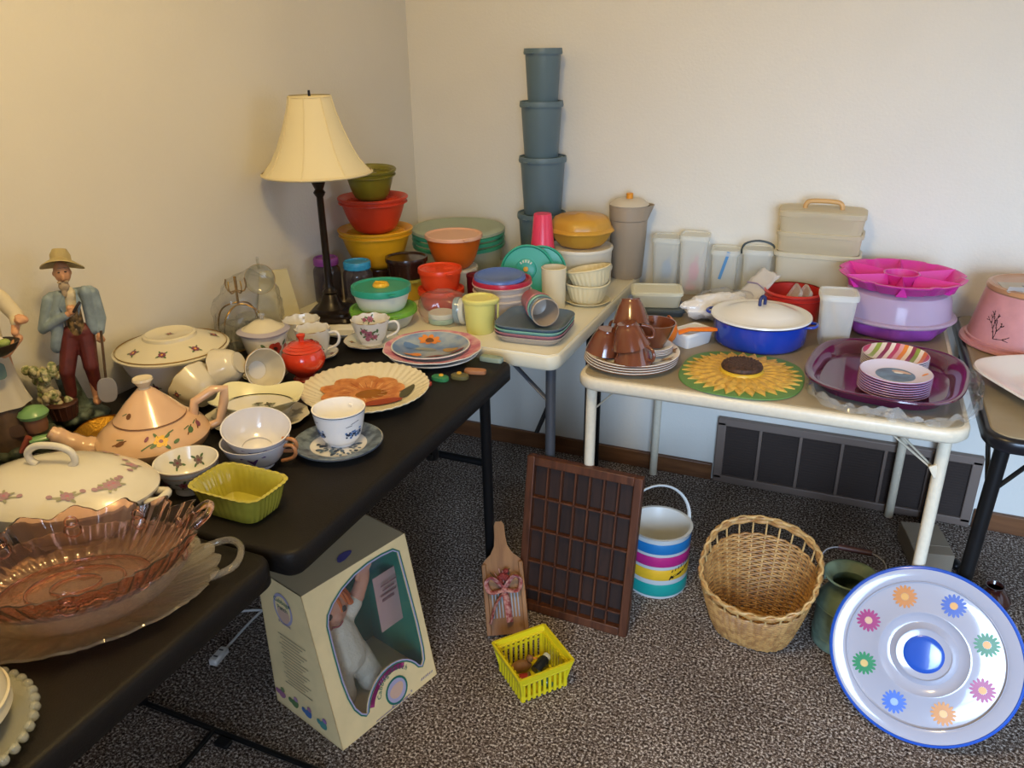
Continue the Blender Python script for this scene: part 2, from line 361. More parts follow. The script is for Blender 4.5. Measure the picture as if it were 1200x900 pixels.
# ================================================================ tables
BLK = M('black_plastic_top', '191614', .5, spec=.22, bump=.25, bscale=420, vary=.06, vscale=8); BLM = M('black_steel', '121213', .4, spec=.3); GRYM = M('grey_steel', '4c4f55', .4, metal=.3)
def rtop(g, x0, x1, y0, y1, z0, z1, r=.03, b=.006, mi=0):
    """slab with rounded corners"""
    def ring(k, z):
        rr = max(r-k, .003); out = []
        for cx, cy, a0 in ((x1-k-rr, y1-k-rr, 0), (x0+k+rr, y1-k-rr, 90), (x0+k+rr, y0+k+rr, 180), (x1-k-rr, y0+k+rr, 270)):
            for j in range(7): a = math.radians(a0+j*15); out.append(Vector((cx+rr*math.cos(a), cy+rr*math.sin(a), z)))
        return out
    rs = [ring(b, z0), ring(0, z0+b), ring(0, z1-b), ring(b*.3, z1-b*.3), ring(b, z1)]; n = len(rs[0]); vs = [p for q in rs for p in q]; fs = [tuple(reversed(range(n)))]
    for i in range(len(rs)-1): fs += [(i*n+j, i*n+(j+1) % n, (i+1)*n+(j+1) % n, (i+1)*n+j) for j in range(n)]
    fs.append(tuple(range((len(rs)-1)*n, len(rs)*n))); return g.add(vs, fs, mi)
def slab(name, x0, x1, y0, y1, z0, z1, mat, parent, r=.03, b=.006): return rtop(G(), x0, x1, y0, y1, z0, z1, r, b).obj(name, mat, parent, sharp=45)
def black_table(label, x0, x1, y0, y1, loc):
    t = thing('folding_table', label, 'table', loc)
    slab('tabletop', x0, x1, y0, y1, .692, .74, BLK, t, .03, .009)
    return t
# the black table standing along the side wall, nearer the corner
t = black_table('black plastic folding table holding the red sugar bowl and the blue printed cup', .012, .772, -1.797, -.927, (0, 0, 0))
tube('leg', [(.70, -.95, .70), (.682, -.905, .35), (.676, -.885, .0)], .0145, BLM, t, 10)
tube('leg', [(.07, -.95, .70), (.09, -.905, .35), (.096, -.885, .0)], .0145, BLM, t, 10)
tube('crossbar', [(.69, -.9, .425), (.09, -.9, .425)], .0105, BLM, t)
tube('brace', smoothpath([(.60, -1.28, .685), (.60, -1.1, .62), (.57, -.98, .47), (.52, -.93, .425)]), .009, BLM, t)
tube('locking_loop', smoothpath([(.50, -.93, .60), (.49, -.90, .46), (.46, -.87, .385), (.40, -.86, .365), (.38, -.88, .40)]), .008, BLM, t)
for x in (.035, .085): tube('leg', [(x, -1.745, .70), (x, -1.66, .35), (x, -1.605, .022)], .0145, BLM, t, 10)
tube('foot_bar', [(.05, -1.6, .013), (.60, -1.606, .013)], .0065, BLM, t)
tube('brace', [(.30, -1.60, .014), (.31, -1.72, .016), (.33, -1.86, .05)], .006, BLM, t); box('latch', (.345, -1.625, .014), (.036, .022, .012), BLM, t, .003)
# its twin
t = black_table('black plastic folding table carrying the glass platter and the covered serving dish', .012, .747, -2.68, -1.806, (0, 0, 0))
for y in (-2.05, -2.56):
    for x in (.08, .30): tube('leg', [(x, y, .70), (x, y, 0)], .0145, BLM, t, 10)
    tube('crossbar', [(.08, y, .1), (.30, y, .1)], .011, BLM, t)
# cream plastic table in the corner
CRP = M('cream_plastic_top', 'd9d3bc', .4, bump=.15, bscale=300); 
t = thing('folding_table', 'cream plastic folding table crowded with bowls and canisters in the room corner', 'table')
g = G(); rtop(g, .012, .862, -.868, -.022, .70, .74, .035, .006); g.obj('tabletop', CRP, t, sharp=45)
tube('top_bead', [(.03, -.862, .7385), (.835, -.862, .7385), (.855, -.84, .7385), (.856, -.04, .7385)], .0035, CRP, t, 6)
for (x, y) in ((.829, -.82), (.06, -.82), (.82, -.45), (.06, -.08)): tube('leg', [(x, y, .70), (x-.002, y, 0)], .0135, GRYM if y < -.8 else BLM, t, 10)
tube('leg', [(.735, -.07, .70), (.729, -.06, 0)], .0135, BLM, t, 10)
tube('brace', [(.70, -.80, .695), (.82, -.82, .60)], .008, GRYM, t, flat=.5); tube('brace', [(.829, -.82, .60), (.79, -.82, .50)], .007, BLM, t, flat=.5)
# card tables
VINY = M('tan_vinyl', '8d8067', .42, bump=.12, bscale=500, vary=.03, vscale=14); CREAMM = M('cream_enamel', 'd4cab4', .36, bump=.1, bscale=120, vary=.02, vscale=90)
def card_table(label, x0, x1, y0, y1, fm, zt=.71):
    t = thing('card_table', label, 'table')
    slab('frame', x0, x1, y0, y1, zt-.036, zt-.003, fm, t, .055, .008)
    slab('vinyl_top', x0+.012, x1-.012, y0+.012, y1-.012, zt-.008, zt, VINY, t, .046, .004)
    return t
t = card_table('tan vinyl card table with cream frame holding the sunflower trivet', .915, 1.775, -.892, -.03, CREAMM)
for (x, y, xf, yf) in ((.945, -.838, .94, -.838), (1.735, -.838, 1.738, -.838), (.955, -.05, .947, -.046), (1.735, -.05, 1.737, -.038)):
    tube('leg', [(x, y, .69), (xf, yf, 0)], .0135, CREAMM, t, 12)
for d in (0, .012): tube('brace', [(1.60+d*2, -.825+d*.3, .675), (1.725, -.835+d, .585)], .0055, CREAMM, t, 6, flat=.4)
box('brace_clip', (1.726, -.846, .588), (.016, .008, .030), CREAMM, t, .002, brot=(0, -.5, 0))
tube('brace', [(1.02, -.82, .675), (.95, -.83, .60)], .005, CREAMM, t, 6, flat=.4)
t = card_table('tan vinyl card table with black frame under the pink cake carrier', 1.797, 2.657, -.895, -.03, M('black_enamel', '15151a', .3))
for (x, y, xf, yf) in ((1.845, -.825, 1.825, -.832), (2.61, -.83, 2.625, -.83), (1.85, -.06, 1.843, -.048), (2.61, -.06, 2.61, -.05)): tube('leg', [(x, y, .69), (xf, yf, 0)], .0155, BLM, t, 12)
tube('brace', [(1.93, -.825, .675), (1.852, -.832, .57)], .005, BLM, t, 6); tube('brace', [(1.82, -.76, .68), (1.838, -.82, .54)], .005, BLM, t, 6)
# ================================================================ china, glass and figurines on the black tables
T = .74
IVORY = M('ivory_china', 'd2cab0', .22, coat=.5); WHITE = M('white_china', 'dddbd6', .2, coat=.5); CREAMC = M('cream_china', 'cdc5b0', .22, coat=.5)
GOLDL = M('gold_line', '9a7a3e', .35, metal=.6); PUR = M('plum_print', '7a3f55', .4); RED = M('red_print', 'a5342c', .4); GRN = M('leaf_print', '4d6a45', .4); YEL = M('yellow_print', 'd9a62e', .4)
NAVY = M('navy_print', '27364f', .4); BLU = M('blue_print', '5a7fb5', .4); PNK = M('pink_print', 'b06a80', .4); BRN = M('brown_print', '6b4326', .4); LPUR = M('violet_print', '5d3d86', .4); ORG = M('orange_print', 'd9863a', .4)
FLOR = [PUR, YEL, GRN]; FLOR2 = [PNK, YEL, GRN]
def ring(name, r, z, t, mat, parent, **k): return turn(name, [(r-t, z-t), (r, z-t*.3), (r, z+t*.3), (r-t, z+t)], mat, parent, **k)
def handle(parent, mat, x0, z0, z1, out, r=.004, ang=0, name='handle', pts=None, flat=1):
    p = pts or [(x0-.002, 0, z1), (x0+out*.75, 0, z1+.004), (x0+out, 0, z1*.72+z0*.28), (x0+out*.72, 0, z0*.7+z1*.3), (x0-.004, 0, z0)]
    return tube(name, smoothpath(p, 5), r, mat, parent, 8, rot=(0, 0, math.radians(ang)), flat=flat)
def facing(x, y):
    """direction from a spot on the tables to the camera, in degrees"""
    return math.degrees(math.atan2(CAM.y-y, CAM.x-x))

# --- covered round serving dish by the wall
x, y = .132, -1.362; F = facing(x, y)
t = thing('covered_dish', 'round cream covered serving dish with small flower sprays beside the side wall', 'dish', (x, y, T))
B = bowl(.112, .055, .098, .55, .004, foot=.008); turn('bowl', B, WHITE, t, seg=64)
ring('gilt_rim', .116, .1, .003, GOLDL, t, seg=64)
LP = [(.121, .1), (.122, .104), (.114, .107), (.090, .118), (.066, .127), (.061, .128), (.057, .130), (.055, .136), (.050, .138), (.044, .1345), (.0, .1335)]
lid = turn('lid', [(0, .10)]+LP, IVORY, t, seg=64); ring('gilt_band', .1175, .1075, .0012, GOLDL, lid, seg=64)
for k in (-58, -14, 30, 90, 150, 210): prints('flower_spray', lid, posy((0, 0), .0085, rot=k), FLOR, onturn([(.114, .107), (.090, .118), (.066, .127)], 0, F+k, e=.0012))
prints('flower_spray', lid, posy((0, 0), .006), FLOR, onflat(.1343))
for k in (-32, 22, 75): prints('flower_spray', t, posy((0, -.01), .009, rot=k), FLOR, onturn(bcurve(.112, .055, .098, .55, .008, .2, .8), 0, F+k, e=.001))

# --- gilded leaf tray under the teapot spout
GOLD = M('embossed_gold', 'b98a2c', .32, metal=.75, bump=1, bscale=260)
t = thing('gold_tray', 'embossed gold foil tray lying under the peach teapot spout', 'tray', (.184, -1.612, T), 30)
turn('dish', plate(.074, .02, .7, .003), GOLD, t, a=.80, b=1.02, e=2.6, seg=56, fl=lambda th, r, z, i: (r*(1+.02*math.cos(th*18)*(r > .045)), z))
ring('rolled_edge', .074, .0205, .003, GOLD, t, a=.80, b=1.02, e=2.6, seg=56)

# --- peach teapot
PEACH = M('peach_glaze', 'd4ae8c', .22, coat=.6, vary=.03, vscale=12)
x, y = .335, -1.628; F = facing(x, y)
t = thing('teapot', 'peach glazed teapot with yellow flower spray and pointed lid', 'teapot', (x, y, T+.0), 0); t.scale = (1.06, 1.06, 1.02)
TB = [(0, 0), (.055, 0), (.062, .006), (.08, .022), (.093, .040), (.095, .05), (.088, .062), (.074, .074), (.061, .083), (.058, .084), (.056, .080), (0, .078)]
turn('body', TB, PEACH, t, seg=56)
lid = turn('lid', [(0, .083), (.059, .0835), (.060, .087), (.052, .096), (.038, .113), (.022, .130), (.012, .140), (0, .141)], PEACH, t, seg=48)
turn('knob', [(.010, .138), (.009, .143), (.013, .150), (.017, .156), (.016, .160), (0, .157)], M('knob_glaze', 'cfc2a8', .2, coat=.5), lid, seg=20)
ring('brown_line', .0605, .0865, .0012, BRN, lid)
sd = math.radians(F-98); R = lambda r, z, o=0: (r*math.cos(sd)-o*math.sin(sd), r*math.sin(sd)+o*math.cos(sd), z)
G().tube(smoothpath([R(.07, .030), R(.098, .036), R(.125, .052), R(.150, .075), R(.158, .082)], 5), [.026]*4+[.022]*4+[.018]*4+[.015]*4+[.012]*3+[.0105]*2, 12).obj('spout', PEACH, t, sharp=60)
hd = math.radians(F+88); H = lambda r, z: (r*math.cos(hd), r*math.sin(hd), z)
tube('handle', [H(.070, .072), H(.075, .098), H(.11, .116), H(.128, .114), H(.124, .09), H(.112, .05), H(.092, .044)], .0085, PEACH, t, 8)
f1 = onturn([(.095, .05), (.088, .062), (.074, .074), (.061, .083)], 0, F+6, e=.001); col = [YEL, PUR, GRN, BRN]
it = posy((0, 0), .012) + [(stroke([(-.03, -.012), (-.018, -.004), (-.006, 0)], .0022), 2), (stroke([(.006, .004), (.018, .012), (.028, .014)], .002), 2), (disc((.022, -.008), .006, 8, 1, .5, .4), 2), (disc((-.022, .008), .006, 8, 1, .5, 1), 1)]
prints('flower_spray', t, it, col, f1)
for k, c in ((-42, 3), (46, 2), (64, 1)): prints('flower_spray', t, [(disc((0, 0), .008, 8, 1, .6, .6), c), (stroke([(-.012, -.006), (.01, .007)], .002), 3), (stroke([(-.01, .006), (.004, .008)], .0018), 2)], col, onturn([(.095, .05), (.088, .062), (.074, .074), (.061, .083)], 0, F+k, e=.001))
prints('flower_spray', lid, [(disc((0, 0), .006, 8, .8, 1), 3), (stroke([(-.014, -.002), (-.006, .004)], .002), 2)], col, onturn((.052, .096), (.038, .113), F-46))

# --- large oval covered casserole
CASS = M('casserole_white', 'cfcbbf', .25, coat=.5)
x, y = .385, -1.862; F = facing(x, y)
t = thing('covered_casserole', 'large oval white covered casserole with loop handle and faded purple flowers', 'dish', (x, y, T), 18)
turn('base', bowl(.150, .095, .07, .5, .005, foot=.008), CASS, t, a=1, b=.68, seg=64)
lid = turn('lid', [(0, .07), (.153, .07), (.154, .075), (.146, .083), (.115, .098), (.08, .109), (.05, .114), (0, .116)], CASS, t, a=1, b=.68, seg=64)
tube('lid_handle', smoothpath([(-.030, 0, .114), (-.040, 0, .121), (-.040, 0, .136), (-.022, 0, .147), (.010, 0, .147), (.030, 0, .138), (.034, 0, .122), (.025, 0, .113)], 5), .0058, CASS, lid, 8)
for s in (-1, 1): tube('side_handle', smoothpath([(s*.146, -.018, .062), (s*.165, -.014, .064), (s*.170, 0, .066), (s*.165, .014, .064), (s*.146, .018, .062)], 4), .007, CASS, t, 8)
for k in (-20, 25, 70, 118, 200, 250, 300, 335):
    prints('flower_spray', lid, posy((0, 0), .011, rot=k)+[(stroke([(-.03, .0), (0, -.008), (.03, .004)], .0015), 2), (disc((.026, .006), .005), 0), (disc((-.026, .002), .005), 0)], [M('mauve_print', '9c7d88', .4), PNK, M('sage_print', '94937a', .4)], onturn([(.146, .083), (.115, .098), (.08, .109)], 0, k, by=.68, e=.0015))

# --- pressed glass
PINKG = M('pink_glass', 'f7cdbd', .03, trans=1, ior=1.48); CLRG = M('clear_glass', 'f4f0e6', .06, thin=.07)
x, y = .570, -1.998
t = thing('glass_platter', 'clear pressed glass platter with scalloped edge and end handles', 'platter', (x, y, T+.001), 48)
def scal(n, k, z=0): return lambda th, r, zz, i: (r*(1+k*abs(math.cos(n*th/2))**.7*(r > .1)), zz+z*math.cos(n*th)*(r > .1))
turn('plate', [(0, 0), (.10, 0), (.12, .003), (.165, .012), (.178, .019), (.180, .021), (.176, .023), (.160, .018), (.118, .008), (0, .006)], CLRG, t, a=.98, b=.70, seg=160, fl=scal(22, .05, .0025))
for s in (-1, 1): tube('handle', smoothpath([(s*.165, -.042, .018), (s*.200, -.036, .024), (s*.214, 0, .028), (s*.200, .036, .024), (s*.165, .042, .018)], 5), .0055, CLRG, t, 8)
t = thing('glass_bowl', 'clear ribbed pressed glass bowl nested under the pink glass bowl', 'bowl', (x+.015, y-.012, T+.0095), 46)
turn('bowl', bowl(.153, .085, .066, .62, .005, n=12), CLRG, t, a=1, b=.68, seg=180, fl=lambda th, r, z, i: (r*(1+.016*math.cos(th*45)*(r > .06)), z))
t = thing('pink_glass_bowl', 'oval pink pressed glass bowl with wavy rim standing in a clear bowl', 'bowl', (x+.026, y-.022, T+.050), 45)
for q in (.092, .060, .030): tube('base_relief', [(q*math.cos(k*PI/24), q*.66*math.sin(k*PI/24), .006) for k in range(48)], .0022, PINKG, t, 6, True)
turn('bowl', bowl(.166, .10, .060, .7, .0045, n=14), PINKG, t, a=1, b=.66, seg=240,
     fl=lambda th, r, z, i: (r*(1+.045*(z/.06)**3*math.cos(th*16)+.016*math.cos(th*48)*(r > .09)), z+(.012*abs(math.cos(th))**2.5+.004*math.cos(th*16))*(z/.06)**2))
for s in (-1, 1): tube('handle', smoothpath([(s*.158, -.02, .068), (s*.176, -.016, .080), (s*.182, 0, .084), (s*.176, .016, .080), (s*.158, .02, .068)], 4), .005, PINKG, t, 8)
for i in range(10):
    a = math.radians(20+i*36); r = .142
    g = G()
    for q, k in ((.011, .036), (.008, .050)): g.tube([(r*math.cos(a)*(1+.02)+q*math.cos(b)*-math.sin(a), r*.66*math.sin(a)+q*math.cos(b)*math.cos(a)*.8, k+q*math.sin(b)) for b in [j*PI/5 for j in range(10)]], .0016, 6, True)
    g.obj('loop_relief', PINKG, t, sharp=60)
# --- creamer on a pressed glass plate, cut by the frame
x, y = .625, -2.25
t = thing('glass_plate', 'clear glass plate with beaded edge under the cream pitcher', 'plate', (x, y, T+.001))
turn('plate', [(0, 0), (.06, 0), (.075, .003), (.103, .016), (.106, .018), (.103, .020), (.074, .008), (0, .005)], M('milky_glass', 'e6e6d8', .08, thin=.25), t, seg=96, fl=lambda th, r, z, i: (r*(1+.012*math.cos(th*40)*(r > .07)), z))
g = G()
for i in range(44): a = 2*PI*i/44; g.ball((.107*math.cos(a), .107*math.sin(a), .018), .0062, 8, 6)
tag(g.obj('beaded_edge', MATS['milky_glass'], t, sharp=60), None, None, kind='stuff')
t = thing('cream_pitcher', 'plain cream china pitcher standing on a beaded glass plate', 'pitcher', (x+.006, y+.012, T+.0075), 60)
turn('body', shell([(0, 0), (.045, 0), (.055, .006), (.076, .03), (.072, .06), (.052, .09), (.036, .115), (.033, .130), (.040, .148)], .004), IVORY, t, seg=48, fl=lambda th, r, z, i: (r*(1+.25*max(0, z-.105)/.045*max(0, math.cos(th))**6), z+.012*max(0, z-.115)/.03*max(0, math.cos(th))**4))
handle(t, IVORY, .05, .05, .135, .045, .006, 180)
ring('waist_band', .0765, .045, .0025, IVORY, t)

# --- yellow green planter
x, y = .607, -1.715
PLG = M('chartreuse_glaze', 'a9a23c', .2, coat=.6, vary=.05, vscale=20)
t = thing('planter', 'chartreuse green ribbed rectangular ceramic planter', 'planter', (x, y, T), -1)
turn('body', shell([(0, 0), (.047, 0), (.051, .003), (.056, .02), (.062, .044), (.068, .052)], .006), PLG, t, a=1.1, b=.76, e=5, seg=144, fl=lambda th, r, z, i: (r*(1+.018*math.cos(th*34)*(.01 < z < .046)), z+.0007*math.cos(th*34)*(z > .05)))

# --- bowls and cups
x, y = .478, -1.696; F = facing(x, y)
t = thing('small_bowl', 'small white footed bowl with pink roses and grey rim beside the planter', 'bowl', (x, y, T))
P = bowl(.054, .026, .058, .55, .0025, foot=.012); turn('bowl', P, WHITE, t)
ring('grey_rim', .0545, .0555, .0016, M('grey_print', '6f6463', .4), t); ring('grey_band', .052, .045, .001, MATS['grey_print'], t)
for k in (-60, -15, 28, 75): prints('rose_spray', t, posy((0, 0), .008, rot=k), [PNK if k % 2 else PUR, RED, GRN], onturn(bcurve(.054, .026, .058, .55, .012, .1, .7), 0, F+k))
for k in (150, 200): prints('rose_spray', t, posy((0, 0), .009, n=5), [MATS['grey_print'], PUR, GRN], onturn(bcurve(.054, .026, .058, .55, .012, .2, .8, .0026), 0, F+k, out=-1))
LUST = M('lustre_china', 'd3d3dc', .14, coat=.8); TANH = M('tan_lustre', 'a8734a', .25, coat=.5)
def lustre(x, y, z, rot, label):
    t = thing('teacup', label, 'cup', (x, y, z), 0, rot=rot); turn('cup', bowl(.062, .030, .052, .5, .0025, foot=.006), LUST, t)
    F = 0
    handle(t, TANH, .055, .014, .044, .026, .0038, -10)
    prints('violet_motif', t, [(stroke([(-.020, .016), (0, -.016), (.018, .016)], .0035), 0), (stroke([(-.010, .012), (.0, -.004), (.006, .012)], .0025), 0), (stroke([(-.018, -.002), (-.008, -.012)], .0025), 0)], [LPUR], onturn(bcurve(.062, .030, .052, .5, .006, .1, .9), 0, -72))
    return t
lustre(.530, -1.580, T, (0, 0, math.radians(18)), 'pearl lustre teacup with violet marks holding another cup')
lustre(.525, -1.571, T+.0265, (math.radians(11), math.radians(9), math.radians(18)), 'pearl lustre teacup with tan handle sitting tilted in its twin')
# --- double-spouted dish on a saucer
x, y = .414, -1.430
t = thing('saucer', 'pale saucer with grey rim under the yellow edged gravy dish', 'saucer', (x-.005, y-.002, T+.001), 25)
turn('plate', plate(.098, .016, .55, .003), M('grey_cream_china', 'c9c3b0', .25, coat=.4), t, a=1.08, b=.82, fl=lambda th, r, z, i: (r*(1+.02*math.cos(th*12)*(r > .08)), z), seg=72)
for k in range(8): a = k*PI/4+.3; prints('faded_spray', t, posy((.082*math.cos(a), .062*math.sin(a)), .012, 0, 0, 0, rot=a), [M('faded_grey', '8d8a7c', .4)], ondish(.098, .016, .55, .003, .0008, 1.08, .82))
t = thing('gravy_dish', 'white oval gravy dish with flared pale yellow corners and black line', 'dish', (x, y, T+.005), 22)
PYEL = M('pale_yellow_glaze', 'dcd8b0', .22, coat=.5)
def gfl(th, r, z, i):
    k = max(0, (z-.026)/.03); c = abs(math.sin(2*th))**1.5; return (r*(1+.12*k*c), z+.016*k*c-.006*k*abs(math.cos(th))**3)
turn('bowl', shell([(0, 0), (.045, 0), (.048, .003), (.066, .022), (.073, .034)], .003), WHITE, t, b=.66, seg=72)
def gl(th, r, z, i):
    k = max(0, (r-.071)/.02); c = abs(math.sin(2*th))**2.2; return (r*(1+k*(.20*c-.05)), z+.012*k*c)
turn('flared_rim', [(.069, .032), (.080, .040), (.091, .046), (.0915, .0485), (.080, .043), (.070, .0355)], PYEL, t, b=.74, seg=96, fl=gl)
ring('black_line', .073, .0365, .0012, M('black_line', '1c1c22', .4), t, b=.67, seg=72)
prints('sprig', t, posy((.01, .03), .009)+posy((-.014, .034), .007), [M('grey_sprig', '77776a', .4), BRN, GRN], lambda u, w, l=0: Vector((u, w, .02+.0007)))
# --- cream teacups lying in a heap
def creamcup(loc, rot, label, hang=0, R=.052, h=.056):
    t = thing('teacup', label, 'cup', loc, 0, rot=[math.radians(a) for a in rot])
    turn('cup', bowl(R, R*.5, h, .55, .0028, foot=.005), CREAMC, t, fl=lambda th, r, z, i: (r*(1+.012*math.cos(th*10)*(r > R*.7)), z), seg=60)
    handle(t, CREAMC, R*.9, h*.25, h*.85, .022, .0045, hang); ring('gilt_rim', R*1.005, h, .001, GOLDL, t)
    prints('rose_spray', t, posy((0, 0), .006), FLOR, onturn(bcurve(R, R*.5, h, .55, .005, .3, .95), 0, hang+50, e=.001)); return t
creamcup((.290, -1.440, T+.040), (-38, -58, 35), 'cream scalloped teacup lying on its side with the rim turned to the covered dish', 200)
creamcup((.318, -1.361, T+.093), (-20, -112, 38), 'cream scalloped teacup propped on top of the other lying cups', 130, .046, .05)
creamcup((.306, -1.300, T+.0505), (70, 12, 60), 'cream scalloped teacup lying below the propped cup', -60, .046, .05)
t = thing('saucer', 'cream saucer with pink rose lying on its twin beside the red sugar bowl', 'saucer', (.266, -1.227, T+.006), 0, 'rose saucers by the red sugar bowl')
turn('plate', plate(.055, .014, .55, .003), CREAMC, t, fl=lambda th, r, z, i: (r*(1+.015*math.cos(th*10)*(r > .045)), z), seg=60)
prints('rose_spray', t, posy((.027, -.025), .010), FLOR, ondish(.055, .014, .55, .003))
t = copytree(t); t.location = (.267, -1.228, T); t['label'] = 'cream rose saucer underneath its twin beside the red sugar bowl'
# --- orange red lidded sugar bowl
x, y = .362, -1.205
OR = M('orange_red_glaze', 'c8361a', .18, coat=.7)
t = thing('sugar_bowl', 'glossy orange red lidded sugar bowl with a knob', 'sugar bowl', (x, y, T))
turn('bowl', [(0, 0), (.026, 0), (.028, .004), (.022, .012), (.026, .017), (.044, .032), (.051, .05), (.048, .064), (.043, .074), (.041, .074), (0, .072)], OR, t)
lid = turn('lid', [(0, .074), (.043, .074), (.044, .077), (.036, .084), (.020, .091), (.010, .093), (0, .0935)], OR, t)
turn('knob', [(.007, .092), (.006, .099), (.010, .106), (.010, .110), (.006, .112), (0, .1125)], OR, lid, seg=20)
for r, z in ((.038, .0825), (.030, .087)): ring('lid_ridge', r+.001, z, .001, OR, lid)
# --- octagonal sugar bowl with red flower
x, y = .205, -1.145; F = facing(x, y)
t = thing('sugar_bowl', 'white footed sugar bowl with big red flower and lavender lid', 'sugar bowl', (x, y, T))
LAV = M('lavender_china', 'a9a4b4', .2, coat=.5)
turn('bowl', shell([(0, 0), (.034, 0), (.036, .006), (.046, .03), (.054, .066), (.056, .078)], .004), WHITE, t)
lid = turn('lid', [(0, .078), (.058, .078), (.060, .083), (.048, .089), (.044, .089), (.038, .094), (.02, .106), (0, .109)], [LAV, IVORY], t, e=2.4)
for p in lid.data.polygons: p.material_index = 1 if p.center.z > .0885 else 0
turn('knob', [(.005, .107), (.004, .113), (.008, .119), (.006, .124), (0, .125)], M('knob_glass', 'd8dce2', .05, trans=.8), lid, seg=16)
prints('red_flower', t, [(disc((math.cos(a)*.011, math.sin(a)*.011), .0085, 9), 0) for a in [k*PI/3 for k in range(6)]]+[(disc((0, 0), .007), 3)]+[(disc((q*.026, w), .008, 8, 1, .5, q), 2) for q in (-1, 1) for w in (-.012, .012)]+[(disc((-.032, 0), .009, 9), 1), (disc((.034, -.002), .008, 9), 0)], [RED, ORG, GRN, M('dark_print', '2b2326', .4)], onturn([(.040, .016), (.046, .03), (.054, .066), (.0555, .075)], 0, F+24, e=.0008))
# --- cup with blue scene on its saucer
x, y = .633, -1.470; F = facing(x, y)
t = thing('saucer', 'white saucer with dark blue landscape print under the blue printed cup', 'saucer', (x, y, T))
GBL = M('slate_print', '55677c', .4)
turn('plate', plate(.085, .018, .52, .0035), WHITE, t, seg=64)
turn('blue_border', [(.054, .0094), (.0815, .0190), (.0832, .0190), (.0838, .0180)], M('slate_border', '6d7c8c', .3, vary=.2, vscale=60, col2='39475a'), t, seg=64)
ring('beaded_edge', .086, .0175, .0014, NAVY, t, seg=64)
it = []
for k in range(70):
    a = random.uniform(0, 2*PI); r = .046*random.random()**.5; it.append((disc((r*math.cos(a), r*math.sin(a)*.8), random.uniform(.003, .007), 7, 1, .6, a), 0 if k % 3 else 1))
prints('landscape_print', t, it, [GBL, NAVY], onflat(.0036))
x, y = .628, -1.452
t = thing('cup', 'white straight china cup with blue landscape scene and navy rim line', 'cup', (x, y, T+.004))
turn('cup', bowl(.051, .026, .074, .42, .003, n=12, foot=.004), M('bright_china', 'f0f0f2', .18, coat=.5), t)
ring('rim_line', .0514, .0715, .0009, NAVY, t)
def scene(th):
    random.seed(3); it = [(stroke([(-.018, -.006), (.0, -.004), (.018, -.001)], .004), 0), (stroke([(-.016, .008), (-.004, .010)], .0012), 1), (stroke([(-.006, .013), (.010, .017)], .0012), 1)]
    for k in range(34): it.append((disc((random.uniform(-.016, .018), random.uniform(-.018, -.006)), random.uniform(.0015, .0035), 6), k % 2))
    prints('blue_scene', t, it, [BLU, NAVY], onturn(bcurve(.051, .026, .074, .42, .004, .2, .9), 0, th))
scene(F+32); scene(F-68); scene(F+160)
handle(t, MATS['bright_china'], .045, .022, .058, .026, .004, F+150)
# --- big flower plate
x, y = .548, -1.240; F = facing(x, y)
t = thing('dinner_plate', 'large cream fluted plate painted with a big orange flower', 'plate', (x, y, T), F+90)
turn('plate', plate(.141, .026, .69, .005), M('butter_china', 'd6ceb4', .28, coat=.3), t, seg=180, fl=lambda th, r, z, i: (r*(1+.006*math.cos(th*44)*(r > .1)), z+.0012*math.cos(th*44)*(r > .1)))
AP = M('apricot_glaze', 'cf8f55', .3, vary=.12, vscale=50, col2='b36a35'); AM = M('amber_glaze', '8f5a16', .25); MR = M('rust_glaze', '8f3a1d', .3); OLV = M('olive_glaze', '4b4a34', .35)
def onplate(u, v, l=0):
    r = math.hypot(u, v); z = .0082 if r < .098 else .0082+(r-.098)*.36; return Vector((u, v, z+l*3))
it = [(disc((0, .012), .06, 20), 0)]+[(disc((.060*math.cos(a)-.006, .048*math.sin(a)+.018), .036, 14, 1, .8, a, .06), 0) for a in [k*2*PI/9 for k in range(9)]]
it += [(disc((.02, -.034), .050, 16, 1.2, .42, .1), 0), (disc((.034, -.055), .044, 14, 1, .34, .18), 2), (disc((.09, -.012), .034, 12, .35, 1, -.5), 3), (disc((.012, -.008), .031, 14, 1.15, .8), 1)]
prints('painted_flower', t, it, [AP, AM, MR, OLV], onplate)
for k in range(26):
    a = 2*PI*k/26; r1 = .052+.018*random.random(); prints('petal_line', t, [(stroke([(.034*math.cos(a), .028*math.sin(a)+.0), (r1*math.cos(a+.1), .9*r1*math.sin(a+.1)+.008)], .0012), 0)], [M('petal_line', 'e8c49a', .35) if k % 2 else MR], lambda u, v, l=0: onplate(u, v)+Vector((0, 0, .0007)))
# --- three decorated plates in a stack
x, y = .573, -.972
t = thing('dinner_plate', 'white plate at the bottom of the decorated plate stack', 'plate', (x+.004, y-.003, T)); turn('plate', plate(.112, .018, .6, .004), WHITE, t, seg=64)
t = thing('dinner_plate', 'white plate with mottled pink scalloped border under the sunflower plate', 'plate', (x, y, T+.0085), 10)
sc = lambda th, r, z, i: (r*(1+.012*math.cos(th*12)*(r > .1)), z)
turn('plate', plate(.122, .021, .608, .004), WHITE, t, seg=96, fl=sc); turn('pink_border', [(.080, .0088), (.1187, .0215), (.1196, .0214)], M('pink_border', 'b4617f', .35, vary=.3, vscale=40, col2='d3a2a8'), t, seg=96, fl=sc)
t = thing('dinner_plate', 'blue painted plate with a sunflower lying on top of the plate stack', 'plate', (x-.008, y+.005, T+.0130), 12)
turn('plate', plate(.098, .018, .6, .004), WHITE, t, seg=64)
turn('blue_wash', [(0, .0050), (.057, .0050), (.0625, .0072), (.0935, .0182), (.0945, .0178)], M('blue_wash', '5f7fb0', .3, vary=.2, vscale=16, col2='9aa9b8'), t, seg=64)
